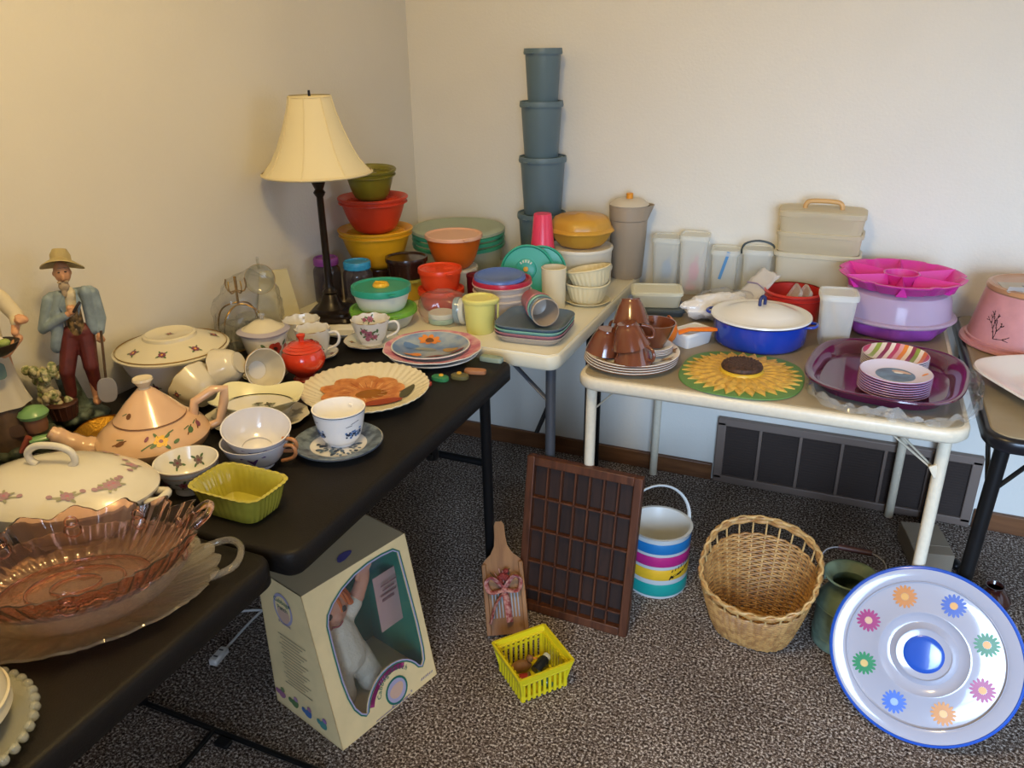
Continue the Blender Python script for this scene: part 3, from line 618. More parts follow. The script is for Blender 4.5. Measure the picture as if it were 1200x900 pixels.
def onp2(u, v, l=0):
    r = math.hypot(u, v); return Vector((u, v, .0058+max(0, r-.0575)*.42+l*4))
it = [(disc((.058*math.cos(1.9)+.02*math.cos(a), .058*math.sin(1.9)+.014*math.sin(a)), .010, 8, 1, .7, a), 0) for a in [k*PI/4 for k in range(8)]]+[(disc((.058*math.cos(1.9), .058*math.sin(1.9)), .011), 1)]
it += [(disc((.05, .0), .02, 10, 1, .7, .3, .1), 3), (disc((-.03, -.05), .022, 10, 1, .6, .5, .1), 0), (disc((.03, -.055), .028, 12, 1.2, .5, .4), 2), (disc((.072, -.030), .025, 12, .5, 1, -.6), 2), (disc((-.01, -.005), .02, 10, 1.4, .5, 0, .1), 4), (disc((-.055, .01), .02, 10, 1, .8, 0, .1), 5)]
prints('sunflower_painting', t, it, [ORG, BRN, M('crimson_print', '7c2c30', .4), M('ochre_print', 'a58755', .4), M('stone_print', '8b8f8c', .4), BLU], onp2)
# --- teacups with saucers
def teacup(x, y, label, slabel, ha, pr=None, R=.044, h=.066, sr=.074, prof=.6, flat=False, cy=0):
    t = thing('saucer', slabel, 'saucer', (x, y, T)); turn('plate', plate(sr, .014, .5, .003), WHITE, t, fl=lambda th, r, z, i: (r*(1+.014*math.cos(th*10)*(r > .05)), z), seg=60)
    ring('gilt_rim', sr*1.003, .014, .0008, GOLDL, t, seg=60)
    prints('sprig', t, sum([posy((sr*.72*math.cos(a), sr*.72*math.sin(a)), .006) for a in (-2.6, -1.2, .4)], []), [PUR, YEL, GRN], ondish(sr, .014, .5, .003))
    c = thing('teacup', label, 'cup', (x, y+cy, T+.0035), 0)
    turn('cup', bowl(R, R*.55, h, prof, .0025, n=10, foot=.006), WHITE, c, fl=lambda th, r, z, i: (r*(1+.02*math.cos(th*10)*(z/h)**2), z+.0015*math.cos(th*10)*(z > h*.95)), seg=60)
    handle(c, WHITE, R*.88, h*.25, h*.82, .028, .0036, ha); ring('gilt_rim', R*1.01, h-.0005, .0008, GOLDL, c)
    if pr: pr(c, R, h)
    return c
x, y = .380, -.945; F = facing(x, y)
def bouquet(c, R, h): 
    prints('rose_bouquet', c, posy((0, 0), .012)+posy((-.012, .010), .007)+posy((.014, -.008), .008)+[(disc((-.02, .004), .006, 8, .5, 1), 2), (disc((.02, .010), .006, 8, .5, 1), 2), (disc((-.005, -.014), .007, 9), 0)], [M('rose_print', '9c5a72', .4), PUR, GRN], onturn(bcurve(R, R*.55, h, .6, .006, .15, .9), 0, facing(.375, -.94)-8, e=.0014))
    prints('rose_bouquet', c, posy((0, 0), .009)+posy((.016, 0), .006), [MATS['rose_print'], PUR, GRN], onturn(bcurve(R, R*.55, h, .6, .006, .5, .98, .0028), 0, facing(.375, -.94)+180, out=-1, e=.0012))
teacup(x, y, 'white teacup with a bouquet of pink roses on a plain saucer', 'white scalloped saucer under the rose bouquet teacup', F+78, bouquet, .050, .066, .072)
x, y = .298, -1.078; F = facing(x, y)
def butterfly(c, R, h): prints('bird_print', c, [(disc((-.012, .012), .010, 9, 1, .55, .6), 0), (disc((0, .008), .011, 9, 1, .5, -.5), 1), (stroke([(-.004, .0), (.008, -.012), (.012, -.02)], .0014), 2), (disc((.012, -.010), .006, 8, 1, .5, .5), 2), (disc((.018, -.016), .006, 8, 1, .5, -.3), 2)], [MATS['dark_print'], M('rust_print', '9a6658', .4), GRN], onturn(bcurve(R, R*.55, h, .35, .006, .15, .9), 0, facing(.29, -1.075)+4, e=.0014))
teacup(x, y, 'tall white cup with a brown bird spray and angular handle', 'white saucer under the tall bird cup', F+70, butterfly, .043, .074, .058, .35)
x, y = .203, -.997; F = facing(x, y)
teacup(x, y, 'plain white scalloped teacup standing behind the tall bird cup', 'cream white saucer under the plain scalloped teacup', F+170, None, .048, .060, .066)
t = thing('saucer', 'plain white square saucer between lamp foot and rose bouquet teacup', 'saucer', (.264, -.904, T), 20); turn('plate', plate(.044, .012, .55, .003), WHITE, t, e=4, seg=64)
# --- small craft pieces lying near the table edge
def chip(name, label, px, py, a, b, hgt, mat, rz, dots=None, e=2.6):
    p = at(px, py, T); t = thing(name, label, 'ornament', (p.x, p.y, T), rz); turn('body', [(0, 0), (1, 0), (1.03, hgt*.4), (.98, hgt*.9), (.9, hgt), (0, hgt)], mat, t, a=a, b=b, e=e, seg=32)
    for (u, v, c) in dots or []: turn('button', [(0, 0), (.0055, 0), (.005, .003), (0, .004)], c, t, loc=(u, v, hgt), seg=12)
    return t
chip('glass_slide', 'pale green frosted glass clip at the corner of the black table', 576, 423, .029, .011, .012, M('pale_green_glass', '9fb0a0', .2, trans=.3), 0, e=6)
chip('clay_tag', 'tan oval clay tag lying beside the olive one', 557, 437, .026, .011, .009, M('tan_clay', '9a6a48', .5), 12, e=4)
chip('clay_tag', 'olive oval clay tag with a yellow button', 539, 443, .021, .014, .009, M('olive_clay', '5f5a36', .5), 5, [(-.004, .006, YEL)])
chip('clay_tag', 'green oval clay tag with a yellow button', 516, 445, .021, .013, .009, M('green_clay', '2f7a4c', .5), -5, [(0, .004, YEL)])
chip('clay_tag', 'red clay piece half under the orange flower plate', 500, 451, .012, .009, .007, M('red_clay', 'a03b2c', .5), 10)
def crumple(name, mat, parent, rad, c, n=40, m=24, amp=.18, fr=30, seed=0, loc=None, flatz=None, boxy=False):
    g = G(); g.ball(c, rad, n, m); 
    for v in g.v:
        if boxy and v.z < c[2]:                       # a filled bag stands on a broad base
            q = math.hypot((v.x-c[0])/rad[0], (v.y-c[1])/rad[1])
            if q > 1e-4: k = q**.3/q; v.x = c[0]+(v.x-c[0])*k; v.y = c[1]+(v.y-c[1])*k
        d = noise.noise(v*fr+Vector((seed, 0, 0)))*amp+noise.noise(v*fr*2.7)*amp*.5; o = Vector(c); w = v-o; v.xyz = o+w*(1+d)
        if flatz is not None and v.z < flatz: v.z = flatz+(v.z-flatz)*.05
    return g.obj(name, mat, parent, loc, None, 28)
# ================================================================ figurines by the side wall
SKIN = M('bisque_skin', 'c08f6b', .5); BCOAT = M('bisque_blue', '8496a2', .55, vary=.1, vscale=40); BRED = M('bisque_maroon', '5e2420', .5, vary=.1, vscale=40); BSHIRT = M('bisque_cream', 'c9bda0', .55)
BHAT = M('bisque_straw', 'a39468', .6, bump=.5, bscale=400); BSTONE = M('bisque_stone', '5c6a5f', .6, vary=.25, vscale=45, col2='2d352c'); BBRN = M('bisque_brown', '5b4530', .55, vary=.15, vscale=40); BLEAF = M('bisque_leaf', '6d7a4a', .6, vary=.25, vscale=120, col2='c9c29a')
STEEL = M('bisque_grey', '85858a', .45); BEARD = M('bisque_beard', 'a29078', .6)
def fingers(g, p, d, n, r=.0021, L=.013, curl=.006):
    """four fingers and a thumb from a palm"""
    p = Vector(p); d = Vector(d).normalized(); n = Vector(n).normalized(); s = d.cross(n)
    g.ball(p, (.0065, .0065, .0065), 12, 8)
    for k in range(4):
        q = p+s*(k-1.5)*.0038; l = L*(.82, 1, .95, .75)[k]; m = q+d*l*.6+n*.0015; g.limb(q, m, r, r*.95); g.limb(m, m+d*l*.45-n*curl, r*.95, r*.8)
    q = p-s*.006; g.limb(q, q+d*.006-s*.004, r*1.1, r); g.limb(q+d*.006-s*.004, q+d*.011-s*.003-n*.002, r, r*.8)
K = 1/(565*.93)
def fx(px, py, y=0): return Vector(((px-90+(497-py)*.26)/565, y, (497-py)*K))
t = thing('figurine', 'ceramic figurine of a bearded gardener in straw hat, blue jacket and maroon trousers', 'figurine', (.064, -1.578, T+.006), 50); t.scale = (.90, .95, 1)
g = G()                                                                                      # ground and stump
g.ball((0, .004, .012), (.058, .046, .018)); g.ball((-.03, 0, .015), (.03, .035, .02)); g.ball((.04, -.004, .012), (.035, .03, .015))
for i in range(16): a = i*.39; g.ball((.05*math.cos(a), .038*math.sin(a), .014+.006*(i % 3)), .009+.003*(i % 2), 8, 6)
g.limb((.01, .022, .02), (-.005, .022, .10), .026, .02)
remesh(g.obj('mossy_base', BSTONE, t), .0028)
g = G(); g.turn([(0, 0), (.024, 0), (.030, .028), (.033, .032), (.031, .035), (.0, .03)], 24, c=(-.018, -.022, .022))
for k in range(14): a = k*2*PI/14; g.tube([(-.018+.0255*math.cos(a), -.022+.0255*math.sin(a), .024), (-.018+.031*math.cos(a), -.022+.031*math.sin(a), .054)], .0018, 6)
g.obj('flower_basket', M('basket_maroon', '4a2a22', .6), t)
for k in range(64):
    a = random.uniform(0, 2*PI); r = random.uniform(0, .034); zz = random.uniform(.050, .135); G().ball((-.03+r*math.cos(a)*.9-.010*(zz-.06)/.05, -.018+r*math.sin(a)*.6, zz), (.010, .007, .0095), 8, 6, rot=(a, r*40, 0)).obj('blossom', BLEAF if k % 3 else M('bisque_bud', 'b3a98c', .6), t)
g = G()                                                                                      # whole body, one surface
g.ball(fx(71, 333, -.006), (.0170, .0180, .0225)); g.limb(fx(74, 345, -.003), fx(78, 356, 0), .0075, .009)
g.limb(fx(80, 362, 0), fx(88, 398, 0), .017, .017); g.limb(fx(60, 362), fx(101, 358), .008, .008)
g.limb(fx(57, 363), fx(51, 389, -.004), .0085, .0075); g.limb(fx(51, 389, -.004), fx(78, 374, -.026), .0085, .006); fingers(g, fx(82, 372, -.028), (.4, -.2, .9), (0, -1, 0))
g.limb(fx(104, 361), fx(115, 386, -.003), .0085, .0078); g.limb(fx(115, 386, -.003), fx(114, 401, -.012), .0085, .006); fingers(g, fx(114, 404, -.015), (-.15, -.2, -1), (0, -1, 0))
for a, b, c in (((81, 402, 0), (78, 436, -.02), (84, 470, -.012)), ((98, 402, 0), (104, 434, -.018), (112, 470, -.006))):
    g.limb(fx(*a), fx(*b), .015, .012); g.limb(fx(*b), fx(*c), .011, .008); g.ball(fx(*c)+Vector((0, -.01, -.008)), (.009, .017, .008))
g.ball(fx(72, 337, -.0245), (.0030, .0045, .0050))                                             # nose
for s in (-1, 1): g.ball(fx(71+s*9.2, 334, -.004), (.0028, .0035, .005))
remesh(g.obj('body', SKIN, t), .0016)
for s in (-1, 1):
    G().ball(fx(71+s*3.6, 331, -.0228), (.0026, .0012, .0016), 8, 6).obj('eye', M('bisque_eye', '2c2320', .3), t); G().ball(fx(71+s*3.6, 327, -.0222), (.0038, .0014, .0010), 8, 6).obj('eyebrow', BEARD, t)
g = G(); g.ball(fx(73, 346, -.017), (.0110, .0075, .0105)); g.ball(fx(74, 353, -.019), (.006, .0050, .009)); g.ball(fx(68, 341, -.0225), (.0055, .003, .0025)); g.ball(fx(76, 341, -.0225), (.0055, .003, .0025)); remesh(g.obj('beard', BEARD, t), .0016)
turn('straw_hat', [(0, .020), (.014, .018), (.0200, .007), (.0205, -.003), (.030, -.006), (.042, -.013), (.0425, -.0150), (.030, -.0085), (.019, -.0055), (.018, .004), (0, .014)], BHAT, t, loc=fx(69, 320, .002), rot=(-.36, .10, 0), fl=lambda th, r, z, i: (r*(1+.04*math.cos(3*th)*(r > .02)), z-.004*math.cos(2*th)*(r > .02)), seg=40)
g = G()                                                                                      # jacket open over a shirt
for s, pts in ((-1, ((70, 358), (66, 375), (67, 395), (66, 410))), (1, ((96, 356), (101, 372), (105, 388), (107, 396)))):
    for (a, b) in zip(pts, pts[1:]): g.limb(fx(*a, -.006), fx(*b, -.006), .0130, .0125)
g.limb(fx(60, 359, .004), fx(102, 357, .004), .0120, .0120); g.limb(fx(80, 365, .014), fx(86, 402, .012), .018, .018)
g.limb(fx(56, 361), fx(51, 389, -.004), .0120, .0106); g.limb(fx(51, 389, -.004), fx(75, 376, -.024), .0104, .0084); g.limb(fx(106, 359), fx(115.5, 386, -.003), .0120, .0108); g.limb(fx(115.5, 386, -.003), fx(115, 399, -.010), .0106, .0086)
remesh(g.obj('jacket', BCOAT, t), .002)
for s, a, b, c in ((-1, (73, 352), (68, 366), (76, 378)), (1, (86, 352), (93, 364), (90, 378))): obj('lapel', [fx(*a, -.0215), fx(*b, -.0225), fx(*c, -.0225), fx((a[0]+c[0])/2+s*-1, (a[1]+c[1])/2, -.0255)], [(0, 1, 3), (1, 2, 3), (0, 3, 2), (0, 2, 1)], BCOAT, t, sharp=0)
g = G(); g.limb(fx(79, 355, -.006), fx(82, 374, -.010), .0125, .0155); g.ball(fx(80, 357, -.017), (.010, .005, .010)); remesh(g.obj('shirt', BSHIRT, t), .002)
g = G(); g.limb(fx(84, 372, -.010), fx(88, 394, -.008), .0145, .0175); remesh(g.obj('waistcoat', M('bisque_tan', '8c7248', .6, vary=.3, vscale=90), t), .002)
for k in range(3): G().ball(fx(84.5+k*1.4, 377+k*7, -.0262), .0013, 8, 6).obj('button', BEARD, t)
g = G(); g.limb(fx(82, 398, -.004), fx(97, 398, -.004), .0185, .0185)
for a, b, c in (((81, 402, -.002), (78, 436, -.021), (83, 462, -.013)), ((98, 402, -.002), (105, 434, -.019), (112, 460, -.007))): g.limb(fx(*a), fx(*b), .0205, .0165); g.limb(fx(*b), fx(*c), .0155, .012)
remesh(g.obj('trousers', BRED, t), .002)
tube('shovel_shaft', [fx(115, 396, -.030), fx(122, 448, -.036)], .0028, BBRN, t)
turn('shovel_blade', [(0, 0), (.9, 0), (1, .0015), (.95, .003), (0, .0035)], STEEL, t, a=.0205, b=.026, e=2.8, loc=fx(124, 460, -.040), rot=(1.45, .12, 0), seg=28)
tube('pipe', [fx(84, 372, -.033), fx(88, 365, -.036), fx(91, 362, -.034)], .003, MATS['bisque_eye'], t)
# second figurine, half out of the frame
def fy(px, py, y=0): return Vector(((px+2)/600, y, (533-py)/(600*.92)))
t = thing('figurine', 'ceramic figurine in white blouse and apron carrying a bowl of vegetables', 'figurine', (.078, -1.722, T+.006), 52)
g = G(); g.ball((0, 0, .014), (.066, .055, .02)); g.ball((.045, -.01, .016), (.036, .036, .02))
for i in range(18): a = i*.35; g.ball((.014+.064*math.cos(a), .045*math.sin(a)-.004, .014+.006*(i % 3)), .011+.003*(i % 2), 8, 6)
remesh(g.obj('mossy_base', M('bisque_moss', '3a4230', .6, vary=.2, vscale=50), t), .003)
g = G(); g.ball(fy(-2, 330, -.004), (.0145, .0155, .0195)); g.limb(fy(-2, 346), fy(-2, 360), .008, .009); g.limb(fy(-2, 368), fy(-2, 420), .025, .024); g.limb(fy(-24, 366), fy(20, 366), .013, .013)
for s in (-1, 1):
    g.limb(fy(-2+s*24, 368), fy(-2+s*34, 386, -.010), .011, .009); g.limb(fy(-2+s*34, 386, -.010), fy(-2+s*30, 398, -.038), .0085, .0065)
    g.limb(fy(-2+s*9, 425), fy(-2+s*11, 470), .017, .013); g.limb(fy(-2+s*11, 470), fy(-2+s*12, 515), .012, .009); g.ball(fy(-2+s*12, 519, -.010), (.009, .018, .008))
    g.ball(fy(-2+s*8, 331), (.003, .003, .005))
fingers(g, fy(40, 386, -.040), (-.5, -.2, .5), (.8, -.6, 0)); g.limb(fy(33, 388, -.028), fy(39, 387, -.038), .0075, .006); fingers(g, fy(14, 416, -.052), (-1, 0, .1), (0, -.3, -1)); g.limb(fy(30, 404, -.036), fy(18, 415, -.050), .0075, .006)
g.ball(fy(-2, 335, -.021), (.003, .004, .005)); remesh(g.obj('body', SKIN, t), .0018)
for s in (-1, 1): G().ball(fy(-2+s*3.2, 328, -.0195), (.0022, .001, .0013), 8, 6).obj('eye', MATS['bisque_eye'], t)
g = G(); g.ball(fy(-2, 325, .004), (.0165, .0165, .016)); remesh(g.obj('hair', M('bisque_hair', '3c2b22', .6), t), .002)
g = G(); g.limb(fy(-2, 368), fy(-2, 408), .0275, .0275); g.limb(fy(-24, 366), fy(20, 366), .0155, .0155)
for s in (-1, 1): g.limb(fy(-2+s*24, 368), fy(-2+s*34, 385, -.010), .0145, .0135); g.limb(fy(-2+s*34, 385, -.010), fy(-2+s*33, 390, -.024), .0125, .010)
remesh(g.obj('blouse', BSHIRT, t), .0022)
turn('apron', [(0, .205), (.026, .205), (.029, .18), (.036, .13), (.043, .105), (.040, .105), (0, .11)], M('bisque_white', 'bdb5a2', .55), t, a=1.05, b=.95, loc=(0, -.006, 0), fl=lambda th, r, z, i: (r*(1+.05*math.cos(th*7)*(r > .03)), z), seg=56)
turn('skirt', [(0, .14), (.034, .14), (.042, .09), (.050, .03), (.048, .02), (0, .02)], BBRN, t, fl=lambda th, r, z, i: (r*(1+.05*math.cos(th*8)*(r > .035)), z), seg=56)
turn('pocket', [(0, 0), (.014, 0), (.016, .004), (0, .006)], M('bisque_teal', '5f7a78', .5), t, e=4, loc=fy(2, 432, -.047), rot=(1.5, 0, 0), seg=20)
turn('patch', [(0, 0), (.011, 0), (.012, .003), (0, .004)], M('bisque_umber', '4a3424', .6), t, e=3, loc=fy(6, 498, -.047), rot=(1.5, 0, 0), seg=20)
turn('bowl', shell([(0, 0), (.022, 0), (.034, .008), (.043, .022)], .003), M('bisque_black', '2a2422', .4), t, a=1, b=.8, loc=fy(6, 414, -.058), seg=36)
for k, (dx, dy, c) in enumerate(((-.026, 0, 'a13a2a'), (-.012, -.012, '7f9a4a'), (.004, -.016, '5d7a3a'), (.018, -.010, '8a9a52'), (.008, .008, 'd8d0bd'), (-.012, .010, 'd9d3c4'))): G().ball(fy(6, 402, -.058)+Vector((dx, dy, 0)), (.012, .009, .008), 12, 8, rot=(0, .3, k)).obj('vegetable', M('bisque_veg%d' % k, c, .45), t)
G().turn([(0, 0), (.018, 0), (.021, .012), (.020, .028), (0, .028)], 24, c=fy(24, 505, -.03)).obj('pot', M('bisque_terra', '7d5540', .55), t)
turn('pot_lid', [(0, 0), (.024, .001), (.027, .008), (.022, .016), (.010, .021), (0, .022)], M('bisque_mint', '6f9a63', .35, coat=.3), t, loc=fy(24, 490, -.03), seg=28)
turn('bean_pod', [(0, 0), (1, 0), (1, .6), (0, 1)], MATS['bisque_mint'], t, a=.022, b=.008, loc=fy(26, 510, -.056), rot=(.2, 0, .1), seg=20).scale = (1, 1, .008)
tube('carrot', [fy(4, 520, -.056), fy(16, 505, -.057)], [.004, .007], M('bisque_brick', '8a4434', .5), t)
t = thing('small_jar', 'cream flowered jar standing beside the covered casserole', 'jar', (.150, -1.855, T)); turn('body', shell([(0, 0), (.03, 0), (.038, .02), (.036, .05), (.03, .062)], .003), IVORY, t); ring('green_rim', .031, .062, .0015, GRN, t)
prints('flower_spray', t, posy((0, 0), .009), FLOR, onturn((.038, .02), (.036, .05), -30))

# ================================================================ glass cup set on a brass rack, card behind
CELL = M('cellophane', 'f8f8f8', .06, thin=.03); THING = M('thin_glass', 'f0f1ee', .04, thin=.06); BRASS = M('brass_wire', 'b0883c', .25, metal=.9)
t = thing('cup_rack', 'brass wire rack hung with clear glass cups by the side wall', 'rack', (.075, -1.075, T), 55)
for s in (-1, 1):
    tube('wire_arch', smoothpath([(-.045, s*.03, 0), (-.05, s*.03, .06), (-.035, s*.028, .10), (0, s*.01, .115), (.035, s*.028, .10), (.05, s*.03, .06), (.045, s*.03, 0)], 5), .0022, BRASS, t, 6)
tube('stem', [(0, 0, .11), (0, 0, .185)], .003, BRASS, t, 6); tube('base_ring', [(.055*math.cos(a), .04*math.sin(a), .003) for a in [k*PI/10 for k in range(20)]], .0022, BRASS, t, 6, True)
for k in range(5): a = k*2*PI/5; tube('hook', smoothpath([(0, 0, .15), (.018*math.cos(a), .018*math.sin(a), .145), (.026*math.cos(a), .026*math.sin(a), .16), (.024*math.cos(a), .024*math.sin(a), .178)], 4), .0018, BRASS, t, 6)
def glasscup(label, loc, rot, pr=None):
    c = thing('glass_cup', label, 'cup', loc, 0, rot=[math.radians(q) for q in rot]); turn('cup', shell([(0, 0), (.026, 0), (.031, .004), (.036, .03), (.038, .062)], .0022), THING, c, seg=40); ring('gilt_rim', .0385, .062, .0009, GOLDL, c, seg=40)
    handle(c, THING, .034, .014, .05, .022, .0032, 90); 
    if pr: prints('flower_print', c, posy((0, 0), .011)+posy((.014, .006), .008), [RED, PUR, BRN], onturn((.034, .012), (.0375, .054), 0))
    else: prints('script_print', c, [(stroke([(-.02+i*.008, -.004), (-.016+i*.008, .006), (-.013+i*.008, -.003)], .0016), 0) for i in range(5)], [MATS['dark_print']], onturn((.034, .012), (.0375, .054), -35))
    return c
glasscup('clear glass cup with red flower tipped up on the brass rack', (.075, -.982, T+.150), (72, 0, 40), 1)
glasscup('clear glass cup hanging over the front of the brass rack', (.084, -1.118, T+.075), (185, 0, 40))
glasscup('clear glass cup with black script hung inside the brass rack', (.064, -1.034, T+.07), (185, 0, 80))
u = thing('cellophane_wrap', 'crinkled clear wrap around the brass cup rack', 'wrap', (.078, -1.045, T)); crumple('film', CELL, u, (.062, .108, .096), (0, 0, .090), 40, 24, .17, 26, 3, None, .002, True)
t = thing('gift_card', 'cream folded card leaning at the wall behind the glass cups', 'card', (.013, -.868, T+.0005), 0)
obj('front_leaf', [(0, -.075, 0), (.045, .055, 0), (.02, .050, .135), (-.006, -.030, .145), (-.003, -.077, .002), (.042, .057, .002), (.017, .052, .136), (-.009, -.030, .146)], [(0, 1, 2, 3), (7, 6, 5, 4), (0, 4, 5, 1), (1, 5, 6, 2), (2, 6, 7, 3), (3, 7, 4, 0)], M('cream_card', 'cfc6a0', .6), t, sharp=0)

# ================================================================ table lamp
x, y = .152, -.792
t = thing('table_lamp', 'dark bronze table lamp with cream bell shade in the corner', 'lamp', (x, y, T), 20)
BRZ = M('dark_bronze', '1d1512', .32, metal=.3)
turn('base', [(0, 0), (.068, 0), (.070, .006), (.066, .014), (.058, .017), (.056, .024), (.046, .03), (0, .03)], BRZ, t, e=8, seg=64)
turn('pedestal', [(0, .028), (.044, .028), (.034, .038), (.026, .052), (.021, .066), (.018, .07), (.021, .076), (.016, .082), (.0125, .086), (.0105, .10), (.0095, .34), (.013, .345), (.0165, .352), (.011, .36), (.017, .374), (.0185, .379), (.010, .384), (.009, .45), (0, .452)], BRZ, t, seg=32)
SHADE = M('shade_fabric', 'ddd2ae', .8, bump=.15, bscale=700); SHADE.node_tree.nodes['Principled BSDF'].inputs['Subsurface Weight'].default_value = 0
SP = [(.146, .402), (.135, .415), (.117, .437), (.099, .470), (.080, .515), (.064, .560), (.055, .597)]
n8 = lambda th, r, z, i: (r*(1-.018*abs(math.sin(4*th))), z)
sh = turn('shade', SP+[(r-.0025, z) for r, z in reversed(SP)], SHADE, t, seg=96, fl=n8)
for r, z in ((.146, .404), (.0555, .595)): ring('trim_band', r+.001, z, .004, M('shade_trim', 'd8cba4', .7), sh, seg=96)
for k in range(8): a = k*PI/4; tube('seam', [((r+.0008)*math.cos(a), (r+.0008)*math.sin(a), z) for r, z in SP], .0018, MATS['shade_trim'], sh, 6)
tube('spider', [(-.054, 0, .588), (0, 0, .583), (.054, 0, .588)], .0015, BRZ, sh, 6); turn('bulb', [(0, .45), (.014, .455), (.016, .47), (.028, .50), (.03, .52), (.022, .54), (0, .548)], M('bulb_glass', 'f2f0ea', .2), t, seg=24)
tube('finial', [(0, 0, .583), (0, 0, .611)], [.005, .003], BRZ, sh)
# its white cord with inline switch lying on the carpet
WPL = M('white_plastic', 'd9d7d2', .4)
a, b, c = at(262, 763, .012), at(300, 722, .006), at(330, 700, .006)
t = thing('power_cord', 'white power cord with inline socket lying on carpet under the black table', 'cord')
tube('cord', smoothpath([a, b, c, (.20, -1.18, .006), (.10, -1.22, .006), (.045, -1.25, .006), (.03, -1.25, .012), (.024, -1.25, .06), (.022, -1.25, .2)], 6), .0035, WPL, t)
d = (b-a).normalized(); G().box((0, 0, 0), (.058, .026, .02)).obj('socket_block', WPL, t, loc=a-d*.02, rot=(0, 0, math.atan2(d.y, d.x)), sharp=30).modifiers.new('edge', 'BEVEL').width = .005
for k in (-1, 1): box('slot', (k*.012, 0, .0102), (.004, .012, .001), MATS['dark_print'], t.children[-1])
# ================================================================ plastics and bowls on the cream table
def frosted(name, col, clear=.35, rough=.35): return M(name, col, rough, clear=min(.62, clear*1.5), edge=.35, milky=.38)
FROST = frosted('frosted_plastic', 'f3f5f1', .34); MILK = M('milk_plastic', 'd8dcd6', .35); CRM = M('cream_plastic', 'd9d0b4', .36); CLP = M('clear_plastic', 'eceae2', .12, clear=.72)
def lidprof(R, z, h=.008, dip=.004): return [(0, z-.001), (R*.96, z-.001), (R*1.0, z-h*.6), (R*1.03, z-h*.6), (R*1.04, z), (R*1.02, z+h*.5), (R*.95, z+h*.5), (R*.9, z+h*.5-dip), (0, z+h*.5-dip)]
def tubbowl(name, label, loc, Rt, Rb, h, mat, p=.6, lid=None, group=None, starb=False, rz=0, cat='bowl', lipr=None):
    t = thing(name, label, cat, loc, rz, group); turn('bowl', bowl(Rt, Rb, h, p, .0025), mat, t, seg=56); ring('rim_bead', Rt+.002, h-.003, .004, mat, t, seg=56)
    if lid:
        l = turn('lid', lidprof(Rt, h, lipr or .009), lid, t, seg=56)
        if starb:
            for k in range(18): a = k*PI/9; tube('ray', [(Rt*.22*math.cos(a), Rt*.22*math.sin(a), h+.0015), (Rt*.72*math.cos(a), Rt*.72*math.sin(a), h+.0015)], .0014, lid, l, 5)
        for sgn in (1,): box('pull_tab', (Rt*1.07*math.cos(-.7), Rt*1.07*math.sin(-.7), h+.001), (.022, .016, .003), lid, l, .001, brot=(0, 0, -.7))
    return t
# --- jars with bright lids
def jar(x, y, label, lc, R, h):
    t = thing('glass_jar', label, 'jar', (x, y, T)); turn('jar', shell([(0, 0), (R*.9, 0), (R, .006), (R, h*.72), (R*.96, h*.8), (R*.8, h*.88), (R*.8, h)], .003), M('jar_glass', 'b4acb6', .05, thin=.08), t, seg=48)
    l = turn('lid', [(0, h), (R*.82, h-.010), (R*.88, h-.012), (R*.9, h-.004), (R*.9, h+.006), (R*.84, h+.010), (R*.72, h+.010), (R*.68, h+.007), (0, h+.007)], lc, t, seg=48); ring('lid_bead', R*.91, h-.009, .002, lc, l, seg=48)
    for k in range(3): ring('thread', R*.82, h*.9+k*.004, .001, MATS['jar_glass'], t, seg=48)
jar(.056, -.665, 'clear glass jar with purple lid beside the lamp', M('purple_lid', '7c3a8c', .35), .041, .127)
jar(.148, -.640, 'clear glass jar with bright blue lid beside the purple lidded jar', M('blue_lid', '2e8fc0', .35), .045, .118)
# --- lidded bowls in front of them
LIME = M('lime_plastic', '6ea83a', .35); TEAL = M('teal_plastic', '2a9a86', .32)
tubbowl('storage_bowl', 'frosted bowl with lime green lid carrying a smaller lidded bowl', (.328, -.797, T), .090, .066, .046, FROST, .7, LIME, lipr=.011)
t = tubbowl('storage_bowl', 'frosted bowl with teal lid and yellow dial standing on the lime lid', (.325, -.796, T+.0478), .079, .060, .058, MILK, .7, TEAL, lipr=.016)
turn('dial', [(0, .060), (.022, .060), (.023, .066), (.019, .072), (.006, .073), (.004, .070), (0, .070)], M('yellow_dial', 'e0b030', .35), t, seg=28); tube('dial_grip', [(-.016, 0, .073), (.016, 0, .073)], .003, MATS['yellow_dial'], t, 6)
# --- nested-size mixing bowls in a tower, on a dark round box
DKB = M('dark_brown_plastic', '2e1a14', .25, coat=.3)
x, y = .122, -.485
t = thing('round_box', 'dark brown round box under the yellow mixing bowl', 'container', (x, y, T)); turn('body', shell([(0, 0), (.06, 0), (.064, .004), (.066, .07)], .003), DKB, t); turn('lid', lidprof(.066, .07), DKB, t)
def mixb(label, x, y, z, Rt, Rb, h, col, name, rot=(0, 0, 0)):
    m = M(name, col, .34); t = thing('mixing_bowl', label, 'bowl', (x, y, z), 0, rot=rot); turn('bowl', bowl(Rt, Rb, h, .55, .003, n=12), m, t, seg=64)
    turn('rim', [(Rt-.002, h-.016), (Rt+.004, h-.014), (Rt+.004, h-.011), (Rt-.0005, h-.010), (Rt+.001, h-.003), (Rt+.006, h-.001), (Rt+.006, h+.002), (Rt-.002, h+.002)], m, t, seg=64)
    turn('seal_lid', [(0, h-.010), (Rt*.86, h-.010), (Rt*.93, h-.001), (Rt+.004, h+.002), (Rt+.007, h+.003), (Rt+.004, h+.0055), (Rt*.92, h+.002), (Rt*.84, h-.008), (0, h-.008)], m, t, seg=64)
    for k in range(24): a = k*PI/12; tube('ray', [(Rt*.3*math.cos(a), Rt*.3*math.sin(a), h-.0078), (Rt*.8*math.cos(a), Rt*.8*math.sin(a), h-.0072)], .0014, m, t.children[-1] if t.children and False else t, 4)
    return t
